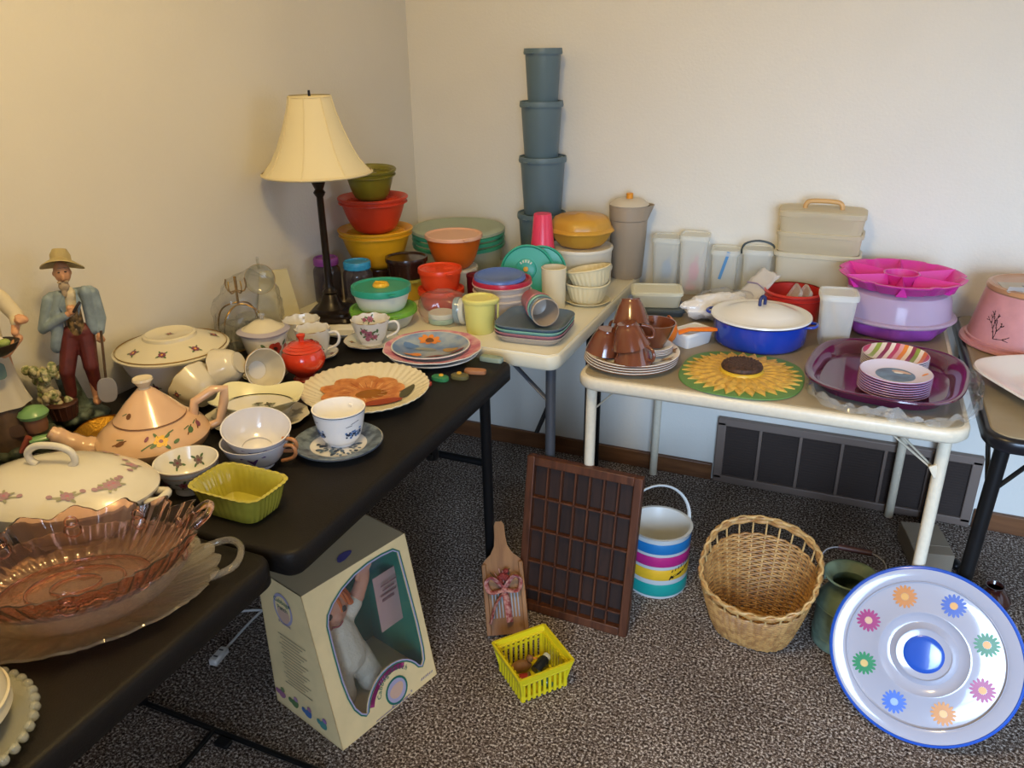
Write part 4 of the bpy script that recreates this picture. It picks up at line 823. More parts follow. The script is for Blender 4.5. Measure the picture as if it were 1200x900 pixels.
mixb('large golden yellow lidded mixing bowl at the bottom of a bowl tower', x, y, T+.0708, .110, .052, .118, 'd9a01c', 'golden_plastic')
mixb('red lidded mixing bowl between the yellow and the olive bowl', x, y, T+.1822, .101, .050, .104, 'c23a20', 'tomato_plastic')
mixb('small olive green lidded bowl on top of the bowl tower', x-.004, y, T+.2825, .074, .042, .086, '6f6a1e', 'olive_plastic', (.05, .03, 0))
# --- dark brown canister on a yellow tub
x, y = .262, -.545
tubbowl('storage_tub', 'yellow storage tub under the dark brown canister', (x, y, T), .052, .046, .062, M('yellow_plastic', 'b9992a', .35), .8, M('lime_tint', 'b0ad52', .35), cat='container')
t = thing('canister', 'glossy dark brown round canister on top of the yellow tub', 'canister', (x, y, T+.067)); turn('body', shell([(0, 0), (.05, 0), (.056, .004), (.061, .056)], .003), DKB, t); turn('lid', lidprof(.062, .056, .012), DKB, t)
# --- orange bowl on a clear tub
x, y = .365, -.428
t = thing('storage_tub', 'frosted round tub under the orange bowl', 'container', (x, y, T)); turn('body', single([(0, 0), (.064, 0), (.068, .004), (.070, .076)]), FROST, t); turn('lid', lidprof(.070, .076), FROST, t)
tubbowl('mixing_bowl', 'orange bowl with pale lid standing on a frosted tub', (x, y, T+.0768), .086, .045, .100, M('pumpkin_plastic', 'bf5a16', .34), .55, M('peach_lid', 'd9a98c', .4), lipr=.010)
# --- big green rimmed cake keeper
x, y = .262, -.190
t = thing('cake_keeper', 'wide frosted cake keeper with green ring rims', 'container', (x, y, T)); GK = M('jade_plastic', '3f9f80', .35)
turn('base', single([(0, 0), (.13, 0), (.135, .005), (.15, .085)]), frosted('frost_green', 'e6eee2', .3), t, seg=72)
for z in (.092, .110, .128): turn('green_ring', [(.148, z-.007), (.156, z-.006), (.158, z+.004), (.150, z+.006)], GK, t, seg=72)
turn('lid', [(0, .132), (.150, .132), (.158, .136), (.158, .144), (.150, .150), (.125, .151), (.11, .146), (0, .148)], frosted('frost_sage', 'c9d6c1', .12), t, seg=72)
# --- orange red tubs
VERM = M('vermilion_plastic', 'd9431f', .3); x, y = .405, -.600
tubbowl('storage_bowl', 'orange red storage bowl with wide lid under its smaller twin', (x, y, T), .066, .052, .054, VERM, .7, VERM, lipr=.014)
tubbowl('storage_bowl', 'small orange red storage bowl with rayed lid stacked on its twin', (x-.001, y, T+.0575), .062, .050, .058, VERM, .6, VERM, starb=True, lipr=.012)
t = thing('storage_tub', 'dark maroon round tub behind the orange red bowls', 'container', (.487, -.523, T)); turn('body', shell([(0, 0), (.029, 0), (.031, .004), (.032, .085)], .003), M('maroon_plastic', '5a1220', .35), t); turn('lid', lidprof(.032, .085), MATS['maroon_plastic'], t)
# --- bag of little lids
AQ = M('pale_aqua_plastic', 'a9c8c0', .35); x, y = .468, -.722
def disklid(label, loc, rot, mat, R=.036, grp=None):
    t = thing('screw_cap', label, 'lid', loc, 0, grp, [math.radians(q) for q in rot]); turn('disc', [(0, .001), (R*.9, .001), (R, 0), (R*1.02, .002), (R*1.02, .012), (R*.96, .014), (0, .012)], mat, t, seg=40); ring('grip_ring', R*1.03, .007, .002, mat, t, seg=40); return t
disklid('pale aqua round lid lying flat in the clear bag', (x, y, T+.002), (0, 0, 0), AQ); disklid('white round lid lying on the pale aqua lid', (x, y, T+.0165), (0, 0, 0), MILK)
disklid('blue grey round lid standing on edge in the clear bag', (x+.043, y+.006, T+.0375), (0, 84, 10), M('blue_grey_plastic', '8fa6b4', .35)); disklid('white round lid standing on edge in the clear bag', (x+.059, y+.006, T+.0375), (0, 84, 10), MILK)
t = thing('plastic_bag', 'crumpled clear plastic bag around the small round lids', 'bag', (x+.012, y+.004, T)); crumple('film', CELL, t, (.084, .050, .050), (0, .000, .046), amp=.08, fr=36, flatz=.001, boxy=True)
# --- yellow pitcher cup
x, y = .600, -.752
PY = M('lemon_plastic', 'd9d47c', .35)
t = thing('lidded_cup', 'pale yellow lidded cup with a pouring spout', 'cup', (x, y, T), facing(x, y)+72); turn('cup', shell([(0, 0), (.035, 0), (.037, .003), (.043, .085)], .002), PY, t, seg=48)
turn('lid', [(0, .083), (.044, .083), (.046, .086), (.046, .093), (.043, .096), (.036, .096), (.034, .093), (0, .093)], PY, t, seg=48, fl=lambda th, r, z, i: (r*(1+.20*max(0, math.cos(th))**10*(r > .04)), z)); tube('handle', [(.042, 0, .082), (.052, 0, .080), (.050, 0, .025)], .005, PY, t, 8, flat=.5)
# --- stack of frosted bowls with pink lid and a blue lid
x, y = .597, -.592; FB = frosted('frost_rose', 'efe6de', .28)
for k, lb in enumerate(('frosted round bowl at the bottom of the pink lidded stack', 'frosted round bowl second from the bottom of the pink lidded stack', 'frosted round bowl directly under the pink lidded bowl')):
    t = thing('storage_bowl', lb, 'bowl', (x, y, T+k*.019)); turn('bowl', bowl(.080+k*.001, .058, .058, .6, .0022), FB, t, seg=56); ring('rim_bead', .0835+k*.001, .054, .0035, FB, t, seg=56)
t = thing('storage_bowl', 'frosted round bowl with crimson pink lid on top of the frosted stack', 'bowl', (x, y, T+.0655)); turn('bowl', bowl(.080, .060, .034, .6, .0022), FB, t, seg=56); turn('lid', lidprof(.081, .034, .013, .006), M('crimson_plastic', 'b0253f', .3), t, seg=56)
t = thing('round_cover', 'periwinkle blue round lid lying on the crimson pink lid', 'lid', (x-.006, y-.002, T+.1040), 0, rot=(.05, .02, 0)); turn('disc', [(0, .002), (.062, .002), (.070, 0), (.074, .004), (.072, .011), (.064, .013), (.058, .009), (0, .009)], M('periwinkle_plastic', '4f6cb0', .32), t, seg=56)
# --- teal lids on edge behind that stack
def teallid(label, loc, rz, R, tilt, dial):
    t = thing('round_cover', label, 'lid', loc, 0, rot=(math.radians(90-tilt), 0, math.radians(rz))); turn('disc', [(0, 0), (R, 0), (R*1.02, .004), (R*1.02, .010), (R*.96, .012), (R*.92, .006), (0, .006)], TEAL, t, seg=64)
    if dial:
        turn('dial_boss', [(0, .005), (R*.40, .005), (R*.38, .010), (R*.30, .012), (0, .012)], M('teal_boss', '2f9f96', .3), t, seg=40, loc=(-.004, .008, 0)); turn('dial_button', [(0, .012), (R*.1, .012), (R*.09, .016), (0, .017)], YEL, t, seg=20, loc=(-.004, .008, 0))
        for k in range(5): a = math.radians(50+k*20); tube('scallop', [(-.004+R*.25*math.cos(a), .008+R*.25*math.sin(a), .0125), (-.004+R*.34*math.cos(a), .008+R*.34*math.sin(a), .0125)], .0022, MILK, t, 6)
teallid('teal round lid with yellow dial button standing behind the frosted stack', (.604, -.416, T+.0795), 17, .080, 14, True)
teallid('plain dark teal round lid standing behind the dialled one', (.634, -.378, T+.0755), 18, .076, 12, False)
# --- little cups in a column
x, y = .622, -.335
def cupcol(label, z, Rb, Rt, h, mat):
    t = thing('tumbler', label, 'cup', (x, y, z)); o = [(0, h), (Rt, h), (Rt+.001, h-.002), (Rb, .004), (Rb+.001, 0), (Rb-.002, 0), (Rb-.002, .003), (Rt-.002, h-.003), (0, h-.003)]; turn('cup', o[::-1], mat, t, seg=40); ring('rim_bead', Rb+.0012, .004, .0015, mat, t, seg=40)
t = thing('storage_tub', 'cream round tub under the column of coloured tumblers', 'container', (x, y, T)); turn('body', shell([(0, 0), (.036, 0), (.038, .004), (.040, .074)], .003), CRM, t); turn('lid', lidprof(.040, .074), CRM, t)
cupcol('orange upturned tumbler at the bottom of the tumbler column', T+.0748, .032, .0292, .060, M('tumbler_orange', 'c98a22', .35)); cupcol('lime green upturned tumbler under the hot pink one', T+.0953, .0335, .0282, .102, M('tumbler_green', '5f9f36', .35)); cupcol('hot pink upturned tumbler on top of the lime one', T+.1378, .036, .026, .104, M('tumbler_pink', 'dc3e60', .3))
# --- blue canister tower
x, y = .530, -.100; SLATE = M('slate_blue_plastic', '586d78', .42)
for k, (z0, z1, R, lb) in enumerate(((.74, .938, .079, 'large slate blue canister at the bottom of the canister tower'), (.938, 1.122, .075, 'slate blue canister second from the bottom of the tower'), (1.122, 1.293, .067, 'slate blue canister third from the bottom of the tower'), (1.293, 1.449, .058, 'smallest slate blue canister on top of the tower'))):
    h = z1-z0; t = thing('canister', lb, 'canister', (x+(0, .003, -.002, .003)[k], y, z0-.0025*k)); turn('body', shell([(0, 0), (R*.80, 0), (R*.82, .003), (R*.97, h-.010)], .003), SLATE, t, seg=56)
    l = turn('lid', [(0, h-.012), (R*.95, h-.012), (R*.985, h-.018), (R*1.03, h-.018), (R*1.05, h-.013), (R*1.03, h-.004), (R*1.02, h), (R*.97, h), (R*.94, h-.005), (0, h-.005)], SLATE, t, seg=56); box('pull_tab', (R*1.06*math.cos(-1.9), R*1.06*math.sin(-1.9), h-.014), (.010, .022, .004), SLATE, l, .001, brot=(0, 0, -1.9))
    for q in range(14): a = q*2*PI/14; tube('ray', [(R*.3*math.cos(a), R*.3*math.sin(a), h-.004), (R*.8*math.cos(a), R*.8*math.sin(a), h-.004)], .0015, SLATE, l, 4)
# --- stacked cream rounds with golden lidded bowl
x, y = .706, -.215
for k, (lb, z) in enumerate((('cream round container at the bottom under the golden bowl', T), ('cream round container with lid directly under the golden bowl', T+.0632))):
    t = thing('round_container', lb, 'container', (x, y, z)); turn('body', shell([(0, 0), (.094, 0), (.097, .004), (.099, .058)], .003), M('eggshell_plastic', 'd4cfc0', .4), t, seg=64); turn('lid', lidprof(.0985, .058, .010), MATS['eggshell_plastic'], t, seg=64)
HON = M('honey_plastic', 'bf8f34', .34)
t = thing('covered_bowl', 'honey gold scalloped covered bowl on top of cream round containers', 'bowl', (x, y, T+.1225)); lob = lambda th, r, z, i: (r*(1+.02*math.cos(8*th)*(r > .05)), z)
turn('bowl', bowl(.098, .050, .052, .5, .003), HON, t, seg=96, fl=lob); turn('lid', [(0, .05), (.100, .050), (.104, .054), (.101, .060), (.094, .064), (.092, .078), (.084, .090), (.07, .097), (.02, .100), (.014, .104), (0, .105)], HON, t, seg=96, fl=lob)
# --- cream tumbler and fluted baking dishes
x, y = .712, -.480
t = thing('pitcher_tumbler', 'plain cream tall tumbler beside the fluted dishes', 'cup', (x, y, T)); turn('body', shell([(0, 0), (.032, 0), (.034, .004), (.036, .12)], .0025), CRM, t, seg=44, fl=lambda th, r, z, i: (r*(1+.06*max(0, math.cos(th-2.6))**8*(z > .1)), z)); ring('rim_bead', .037, .119, .002, CRM, t, seg=44)
x, y = .790, -.400; CF = M('ivory_plastic', 'd8ceaa', .38)
t = thing('tray', 'cream oval tray under the fluted dishes', 'tray', (x, y-.002, T)); turn('plate', plate(.070, .012, .8, .003), CF, t, a=1, b=.95, seg=56)
fl2 = lambda th, r, z, i: (r*(1+.018*math.cos(th*26)*(z < .052)), z)
for lb, z, ro in (('cream fluted dish standing on the cream tray', T+.0045, (0, 0, 0)), ('cream fluted dish tipped into the dish below', T+.048, (-.04, -.2, 0))):
    t = thing('fluted_dish', lb, 'dish', (x+(.0 if ro[1] == 0 else .013), y, z), 0, rot=ro); turn('bowl', bowl(.062, .044, .058, .7, .0028), CF, t, e=2.5, seg=130, fl=fl2); ring('rim_bead', .0645, .057, .003, CF, t, e=2.5, seg=64)
# --- square plates and tumblers lying on them
x, y = .749, -.728
for k, (c, nm, lb) in enumerate((('a79f97', 'beige_melamine', 'beige square plate at the bottom of the pastel plate stack'), ('a06a78', 'rose_melamine', 'dusty rose square plate in the pastel plate stack'), ('79b0a4', 'aqua_melamine', 'aqua square plate in the pastel plate stack'), ('536578', 'slate_melamine', 'slate blue square plate on top of the pastel plate stack'))):
    t = thing('square_plate', lb, 'plate', (x+.001*k, y-.001*k, T+.0095*k), 4); turn('plate', [(0, 0), (.076, 0), (.080, .002), (.094, .018), (.095, .020), (.093, .0215), (.078, .0085), (.070, .0065), (0, .006)], M(nm, c, .35), t, e=4.5, seg=88)
ax = Vector((.56, -.72, 0)).normalized(); p0 = Vector((.716, -.664, T+.074)); rz = math.atan2(ax.y, ax.x)
for k, (c, nm, lb) in enumerate((('a8606c', 'rose_tumbler', 'dusty rose tumbler innermost of the lying nest of tumblers'), ('78ab9c', 'aqua_tumbler', 'aqua tumbler in the lying nest of tumblers'), ('5a7284', 'slate_tumbler', 'slate blue tumbler in the lying nest of tumblers'), ('a89a8a', 'taupe_tumbler', 'taupe tumbler outermost of the lying nest of tumblers'))):
    t = thing('tumbler', lb, 'cup', p0+ax*(.001+.0175*k), 0, rot=(0, math.radians(88), rz)); turn('cup', shell([(0, -.012), (.026, -.012), (.029, -.008), (.0365, .070)], .0022), M(nm, c, .3), t, seg=44); ring('rim_bead', .0375, .069, .0018, MATS[nm], t, seg=44)
# --- tall tan pitcher with cream lid
x, y = .822, -.078
t = thing('beverage_pitcher', 'tall tan lidded pitcher with orange push button on its lid', 'pitcher', (x, y, T), 0); TANP = M('taupe_plastic', '9b8d7b', .42)
sp = lambda th, r, z, i: (r*(1+.28*max(0, math.cos(th-math.radians(25)))**14*max(0, min(1, (z-.20)/.03))), z)
turn('body', shell([(0, 0), (.048, 0), (.051, .004), (.058, .13), (.0585, .131), (.060, .190), (.062, .192), (.064, .235)], .003), TANP, t, seg=72, fl=sp); ring('belly_line', .0612, .190, .0012, M('taupe_line', '857868', .4), t, seg=56)
l = turn('lid', [(0, .234), (.060, .234), (.063, .238), (.057, .243), (.045, .252), (.02, .256), (0, .256)], M('bone_plastic', 'c3b9a6', .4), t, seg=56); turn('push_button', [(0, .255), (.011, .255), (.011, .271), (.009, .273), (0, .273)], M('amber_plastic', 'd28a1e', .35), l, seg=20)
# ================================================================ the tan card table
K = .71
# --- tall frosted keepers
def tallbox(label, x, y, h, a, rz, content=None, lidm=None, b=None, handle=False, name='tall_keeper', e=5, taper=.86):
    t = thing(name, label, 'container', (x, y, K), rz); turn('body', shell([(0, 0), (taper*.97, 0), (taper, .004), (1, h)], .05 if False else .0022/a) if False else [(r*a, z) for r, z in single([(0, 0), (taper*.97, 0), (taper, .004), (1, h)])], FROST, t, e=e, b=(b or a)/a, seg=64)
    turn('lid', [(a*1.02, h-.010), (a*1.09, h-.010), (a*1.10, h), (a*1.05, h+.006), (a*.92, h+.006), (a*.88, h+.002), (0, h+.002)], lidm or FROST, t, e=e, b=(b or a)/a, seg=64)
    if content:
        c, m, lab = content; u = thing('ladle', lab, 'utensil', (x, y, K+.004), rz); tube('handle', smoothpath([(-a*.35, 0, 0), (-a*.1, 0, h*.3), (a*.25, 0, h*.62)], 4), .006, m, u, 8, flat=.5); turn('bowl', [(0, 0), (.012, .002), (.016, .012), (.014, .016), (0, .014)], m, u, a=1, b=.6, loc=(-a*.1, 0, 0), seg=20); turn('pad', [(0, 0), (1, 0), (1.05, .004), (0, .007)], m, u, a=.014, b=.03, e=2.4, loc=(a*.05, -.004, h*.35), rot=(PI/2, 0, .3), seg=20)
    return t
tallbox('tall frosted keeper with a blue scoop inside standing by the tan pitcher', .948, -.058, .165, .043, 5, ('b', M('sky_plastic', '4f86b8', .35), 'sky blue scoop standing in the tall frosted keeper'))
tallbox('tall frosted keeper with a pink scoop inside beside the blue one', 1.040, -.078, .182, .043, 5, ('p', M('pink_scoop', 'd2567c', .35), 'pink scoop standing in the tall frosted keeper'))
tallbox('short frosted keeper with blue strap beside the tall keepers', 1.135, -.060, .140, .041, 5, None); box('strap', (.0, -.043, .10), (.009, .003, .09), MATS['sky_plastic'], [o for o in COL.objects if o.name.startswith('tall_keeper')][-1], brot=(0, .25, 0))
t = tallbox('short frosted keeper with a dark bail handle next to the cake box', 1.233, -.062, .150, .043, 5, None, b=.042); tube('bail_handle', smoothpath([(-.050, 0, .135), (-.042, -.004, .166), (0, -.006, .178), (.042, -.004, .166), (.050, 0, .135)], 4), .0035, M('charcoal_plastic', '3d4a50', .4), t, 8)
# --- two-storey cake box with handle
t = thing('cake_box', 'tall cream rectangular two storey cake box with tan carry handle', 'container', (1.405, -.075, K), 0); MK2 = frosted('frost_cream', 'ece6d0', .12); MK3 = frosted('frost_tan', 'e0d6ba', .2)
turn('lower_box', single([(0, 0), (.104, 0), (.107, .004), (.116, .155)]), MK2, t, b=.52, e=7, seg=80); turn('lower_lip', [(.114, .150), (.122, .152), (.123, .162), (.116, .165)], MK2, t, b=.53, e=7, seg=80)
turn('upper_box', [(0, .163), (.108, .163), (.114, .168), (.117, .218)], MK3, t, b=.52, e=7, seg=80); turn('upper_lip', [(.115, .213), (.121, .214), (.122, .224), (.116, .226)], MK3, t, b=.53, e=7, seg=80)
turn('cover', [(.113, .224), (.118, .268), (.121, .27), (.121, .284), (.112, .288), (0, .288)], MK3, t, b=.52, e=7, seg=80)
tube('carry_handle', smoothpath([(-.052, 0, .284), (-.048, 0, .302), (-.03, 0, .309), (.03, 0, .309), (.048, 0, .302), (.052, 0, .284)], 4), .007, M('tan_handle', 'c39a63', .4), t, 8)
# --- flat clear boxes
def flatbox(label, x, y, z, a, b, h, rz, mat, lm):
    t = thing('flat_box', label, 'container', (x, y, z), rz); turn('body', [(r*a, q) for r, q in single([(0, 0), (.90, 0), (.92, .003), (1, h)])], mat, t, b=b/a, e=9, seg=72); turn('lid', [(0, h), (a*1.0, h-.004), (a*1.05, h-.004), (a*1.055, h+.003), (a*1.0, h+.006), (a*.92, h+.006), (a*.90, h+.0035), (0, h+.0035)], lm, t, b=b/a*.985, e=9, seg=72); return t
flatbox('dark slate flat box under the clear lidded box', 0.992, -.330, K, .072, .052, .018, 18, M('slate_box', '46525c', .4), M('slate_box', '46525c', .4)); flatbox('clear flat lidded box stacked beside the white bag', .980, -.320, K+.025, .072, .052, .040, 16, frosted('frost_clear', 'ecedde', .3), frosted('frost_lidclear', 'eeeede', .22))
# --- white bag of napkins
t = thing('napkin_bag', 'clear zip bag packed with white paper napkins beside the blue pan', 'bag', (1.178, -.312, K), 40); crumple('paper_fill', M('white_paper', 'f0f0f2', .7, bump=.6, bscale=60), t, (.105, .050, .036), (-.02, 0, .036), amp=.26, fr=38, flatz=.001); crumple('film', CELL, t, (.118, .057, .042), (-.015, 0, .041), amp=.2, fr=22, seed=4, flatz=.001)
g = G(); nx, ny = 14, 6
vs = [Vector((.060+.085*i/nx, (-.050+.10*j/ny)*(1-.05*i/nx), .040+.085*i/nx+.007*noise.noise(Vector((i*.5, j*.7, 2))))) for i in range(nx+1) for j in range(ny+1)]; g.add(vs, [(i*(ny+1)+j, (i+1)*(ny+1)+j, (i+1)*(ny+1)+j+1, i*(ny+1)+j+1) for i in range(nx) for j in range(ny)]); g.obj('bag_flap', M('bag_flap_film', 'ecebee', .12, clear=.62, edge=.4), t, sharp=50).modifiers.new('thick', 'SOLIDIFY').thickness = .0006
tube('zip_strip', [(.100, -.046, .086), (.106, 0, .092), (.100, .046, .086)], .002, M('zip_lilac', '9c8fb4', .4), t, 6)
# --- white tub and orange scoop
flatbox('white plastic butter box under the orange scoop', 1.132, -.560, K, .050, .034, .034, 58, M('white_box', 'd6d6d4', .35), M('white_box', 'd6d6d4', .35))
t = thing('scoop', 'orange plastic scoop lying across the white box', 'utensil', (1.095, -.612, K+.0445), 10, rot=(0, math.radians(-2), math.radians(20))); ORP = M('orange_plastic', 'd9701a', .32)
turn('cup', bowl(.044, .018, .030, .5, .0025), ORP, t, rot=(0, math.radians(-72), 0), loc=(.004, 0, -.008), seg=36); tube('handle', [(.012, 0, -.004), (.04, 0, .004), (.095, .002, .002), (.112, .002, .001)], [.014, .011, .014, .009], ORP, t, 10, flat=.4)
# --- brown flowered plates with a heap of brown cups
x, y = 1.020, -.758
BG = M('brown_glaze', '6a3a26', .14, coat=.6)
for k in range(4):
    lb = ('white plate with brown edge at the bottom of the brown cup pile', 'white plate with brown edge second from the bottom under the brown cups', 'white plate with brown edge third from the bottom under the brown cups', 'white plate with brown flower border directly under the brown cups')[k]
    t = thing('dinner_plate', lb, 'plate', (x+.001*k, y+.001*k, K+.0062*k), 20); turn('plate', plate(.117, .016, .66, .0035), WHITE, t, seg=64); ring('brown_edge', .1175, .0130, .0012, BRN, t, seg=64)
    if k == 3: [prints('brown_flower', t, posy((.096*math.cos(q*PI/5), .096*math.sin(q*PI/5)), .012), [M('tan_print', '8a6a42', .4), YEL, BRN], lambda u, v, l=0: Vector((u, v, .0052+(math.hypot(u, v)-.078)*.315+.0008+l))) for q in range(10)]
zp = K+.0186+.004
for k in range(4):
    t = thing('saucer', ('white small saucer at the bottom of the little stack among the brown cups', 'white small saucer second in the little stack among the brown cups', 'white small saucer third in the little stack among the brown cups', 'white small saucer on top of the little stack among the brown cups')[k], 'saucer', (x+.048, y+.028, zp+.0012+.0044*k)); turn('plate', plate(.050, .010, .52, .003), WHITE, t, seg=44); ring('brown_edge', .0503, .008, .0008, BRN, t, seg=44)
def bcup(label, off, z, tilt=0, toward=0, ha=0, R=.047, h=.060, down=True):
    """cup set down by the centre of its rim (upturned) or foot, leaning up towards a direction; ha = world direction of its handle"""
    d = Vector((math.cos(math.radians(toward)), math.sin(math.radians(toward)), 0)); tl = Matrix.Rotation(math.radians(tilt), 3, Vector((d.y, -d.x, 0)))
    rot = tl@Matrix.Rotation(PI, 3, 'X') if down else tl; p = Vector((1.020+off[0], -.758+off[1], zp+z))+(tl@Vector((0, 0, h)) if down else Vector())
    t = thing('coffee_cup', label, 'cup', p, 0, rot=rot.to_euler()); turn('cup', bowl(R, R*.5, h, .75, .003, foot=.004), BG, t, seg=48); handle(t, BG, R*.78, h*.22, h*.75, .022, .0042, -ha if down else ha); return t
bcup('brown glazed cup standing upside down at the edge of the plates', (-.064, -.022), .0066, 6.8, 199, 130)
bcup('brown glazed cup leaning upside down against its neighbour', (.015, -.061), .0445, 13, 5, 20)
bcup('brown glazed cup lying upside down under the leaning one', (.023, -.067), .0066, 6.8, 293, -20)
bcup('brown glazed cup standing upright on the little saucers', (.050, .030), .0205, 2, 200, 115, .050, .062, False)
bcup('brown glazed cup tipped on top of the brown cup pile', (-.008, .018), .0775, 14, 300, 100, .046)
bcup('brown glazed cup standing behind the pile near the cream table', (-.036, .067), .0068, 6.8, 118, 150, .044)
# --- sunflower trivet
x, y = 1.290, -.744
t = thing('sunflower_trivet', 'sunflower shaped silicone lid with yellow petals on green disc', 'lid', (x, y, K)); t.scale = (.945, .95, 1); turn('green_disc', [(0, 0), (.150, 0), (.153, .002), (.152, .004), (.14, .005), (0, .005)], M('leaf_green_silicone', '56803f', .5), t, e=2.7, seg=80)
PET = [M('petal_gold', 'd9b050', .5, vary=.1, vscale=70), M('petal_ochre', 'cfa444', .5, vary=.1, vscale=70)]
def petal(L, W, r0, z, lift):
    pts = [(r0, 0), (r0+L*.35, W), (r0+L*.7, W*.85), (r0+L, 0), (r0+L*.7, -W*.85), (r0+L*.35, -W)]; g = G(); vs = [Vector((a, b, z+lift*(a-r0)/L)) for a, b in pts]+[Vector((r0+L*.5, 0, z+.004+lift*.5))]+[Vector((a, b, z-.003+lift*(a-r0)/L)) for a, b in pts]
    g.add(vs, [(i, (i+1) % 6, 6) for i in range(6)]+[((i+1) % 6, i, 7+i, 7+(i+1) % 6) for i in range(6)]); return g
pm = [None, None]
for layer, (n, L, W, r0, z) in enumerate(((30, .102, .0150, .046, .0085), (24, .088, .0150, .040, .0125))):
    base = None
    for k in range(n):
        a = 2*PI*(k+.5*layer)/n
        if base is None: base = petal(L, W, r0, z, -.001).obj('petal', PET[layer], t, sharp=20); o = base
        else: o = base.copy(); COL.objects.link(o)
        o.rotation_euler = (0, 0, a)
turn('yellow_ring', [(0, .008), (.056, .010), (.054, .018), (.050, .020), (0, .02)], M('ring_yellow', 'c9a52e', .45), t, seg=48)
hd = turn('seed_head', [(0, .018), (.050, .019), (.052, .024), (.049, .030), (.040, .034), (.02, .035), (0, .035)], M('seed_brown', '4a2f22', .6, bump=1, bscale=180, vary=.2, vscale=150), t, seg=48)
g = G()
for k in range(110): r = .0044*math.sqrt(k+.5); a = k*2.39996; g.ball((r*math.cos(a), r*math.sin(a), .0345 if r < .04 else .032), (.0024, .0024, .0018), 6, 4)
tag(g.obj('seeds', M('seed_dark', '3a241b', .55), t, sharp=50), None, None, kind='stuff')
# --- blue enamel pan
x, y = 1.298, -.480; COB = M('cobalt_enamel', '1a3aa0', .22, coat=.6); WEN = M('white_enamel', 'dddcd8', .22, coat=.6)
t = thing('enamel_pan', 'cobalt blue enamel pan with domed white lid', 'pan', (x, y, K), -10)
turn('pan', shell([(0, 0), (.108, 0), (.115, .004), (.119, .012), (.122, .066), (.128, .070)], .003), COB, t, seg=72)
l = turn('lid', [(0, .069), (.124, .070), (.130, .073), (.129, .077), (.118, .078), (.108, .076), (.085, .086), (.05, .097), (0, .101)], WEN, t, seg=72); tube('lid_loop', smoothpath([(-.010, 0, .099), (-.010, 0, .116), (0, 0, .124), (.010, 0, .116), (.010, 0, .099)], 4), .0045, M('navy_enamel', '232c5c', .3), l, 8, rot=(0, 0, 1.2))
for s in (-1, 1): tube('side_grip', smoothpath([(s*.120, -.022, .064), (s*.140, -.018, .066), (s*.145, 0, .067), (s*.140, .018, .066), (s*.120, .022, .064)], 4), .004, COB, t, 8)
# --- red tub with clear lids
x, y = 1.362, -.262; REDP = M('red_plastic', 'b02a22', .3)
t = thing('round_tub', 'red round plastic tub holding two clear lids', 'container', (x, y, K)); turn('body', shell([(0, 0), (.070, 0), (.073, .004), (.079, .088)], .003), REDP, t, seg=60); ring('rim_bead', .083, .086, .005, REDP, t, seg=60); ring('rim_step', .081, .072, .002, REDP, t, seg=60)
for k, lb in enumerate(('clear square cover standing in the red tub', 'clear square cover leaning beside its twin in the red tub')):
    c = thing('square_cover', lb, 'lid', (x-.004+.026*k, y-.002, K+.0485), 0, rot=(0, math.radians(-62), math.radians(12))); turn('sheet', [(0, 0), (.050, 0), (.052, .004), (.052, .010), (.048, .010), (.047, .004), (0, .004)], M('cover_film', 'e6e2e0', .2, clear=.45, milky=.5), c, e=7, seg=48)
# --- square frosted canister with wooden stick
x, y = 1.482, -.424
t = tallbox('frosted square canister with a wooden stick beside the purple carrier', x, y, .135, .044, 8, None, taper=.84, name='square_canister')
u = thing('wooden_stick', 'pale wooden stick leaning inside the frosted square canister', 'stick', (x, y, K+.0015)); tube('stick', [(.018, -.012, 0), (-.012, -.010, .112)], .004, M('pale_wood', 'c49a68', .6), u, 8)
# --- purple carrier, dome and magenta tray
x, y = 1.630, -.252; VIO = M('violet_plastic', '94459c', .32); MAG = M('magenta_plastic', 'cf369a', .3)
t = thing('cake_carrier', 'violet cake carrier with clear dome under the magenta tray', 'container', (x, y, K)); lo = lambda th, r, z, i: (r*(1+.055*math.cos(8*th)*(.004 < z < .040)*(r > .05)), z)
turn('base', shell([(0, 0), (.106, 0), (.118, .006), (.128, .02), (.132, .038), (.148, .046)], .004), VIO, t, seg=160, fl=lo)
turn('dome', [(.150, .046), (.154, .050), (.150, .055), (.140, .056), (.134, .10), (.126, .118), (.11, .124), (0, .126), (0, .1235), (.109, .1215), (.124, .116), (.132, .10), (.138, .053), (.148, .049)], M('dome_plastic', 'ead9ee', .15, clear=.55, edge=.35, milky=.35), t, seg=80)
t = thing('relish_tray', 'magenta divided relish tray lying on the clear dome', 'tray', (x, y, K+.127)); fl6 = lambda th, r, z, i: (r*(1-.05*(abs(math.cos(3*th)) > .985)*(r > .1)), z)
turn('tray', [(0, 0), (.11, 0), (.128, .005), (.152, .030), (.158, .031), (.160, .034), (.153, .035), (.146, .031), (.124, .010), (.108, .005), (0, .005)], MAG, t, seg=120, fl=fl6)
turn('centre_cup', [(.036, .004), (.043, .030), (.046, .034), (.042, .034), (.034, .010), (0, .008)], MAG, t, seg=40)
for k in range(6): a = math.radians(30+60*k); G().add([(.04, -.012, .004), (.140, -.014, .004), (.157, 0, .037), (.04, 0, .034), (.04, .012, .004), (.140, .014, .004)], [(0, 1, 2, 3), (5, 4, 3, 2), (0, 3, 4), (1, 5, 2)]).obj('divider', MAG, t, rot=(0, 0, a), sharp=0)
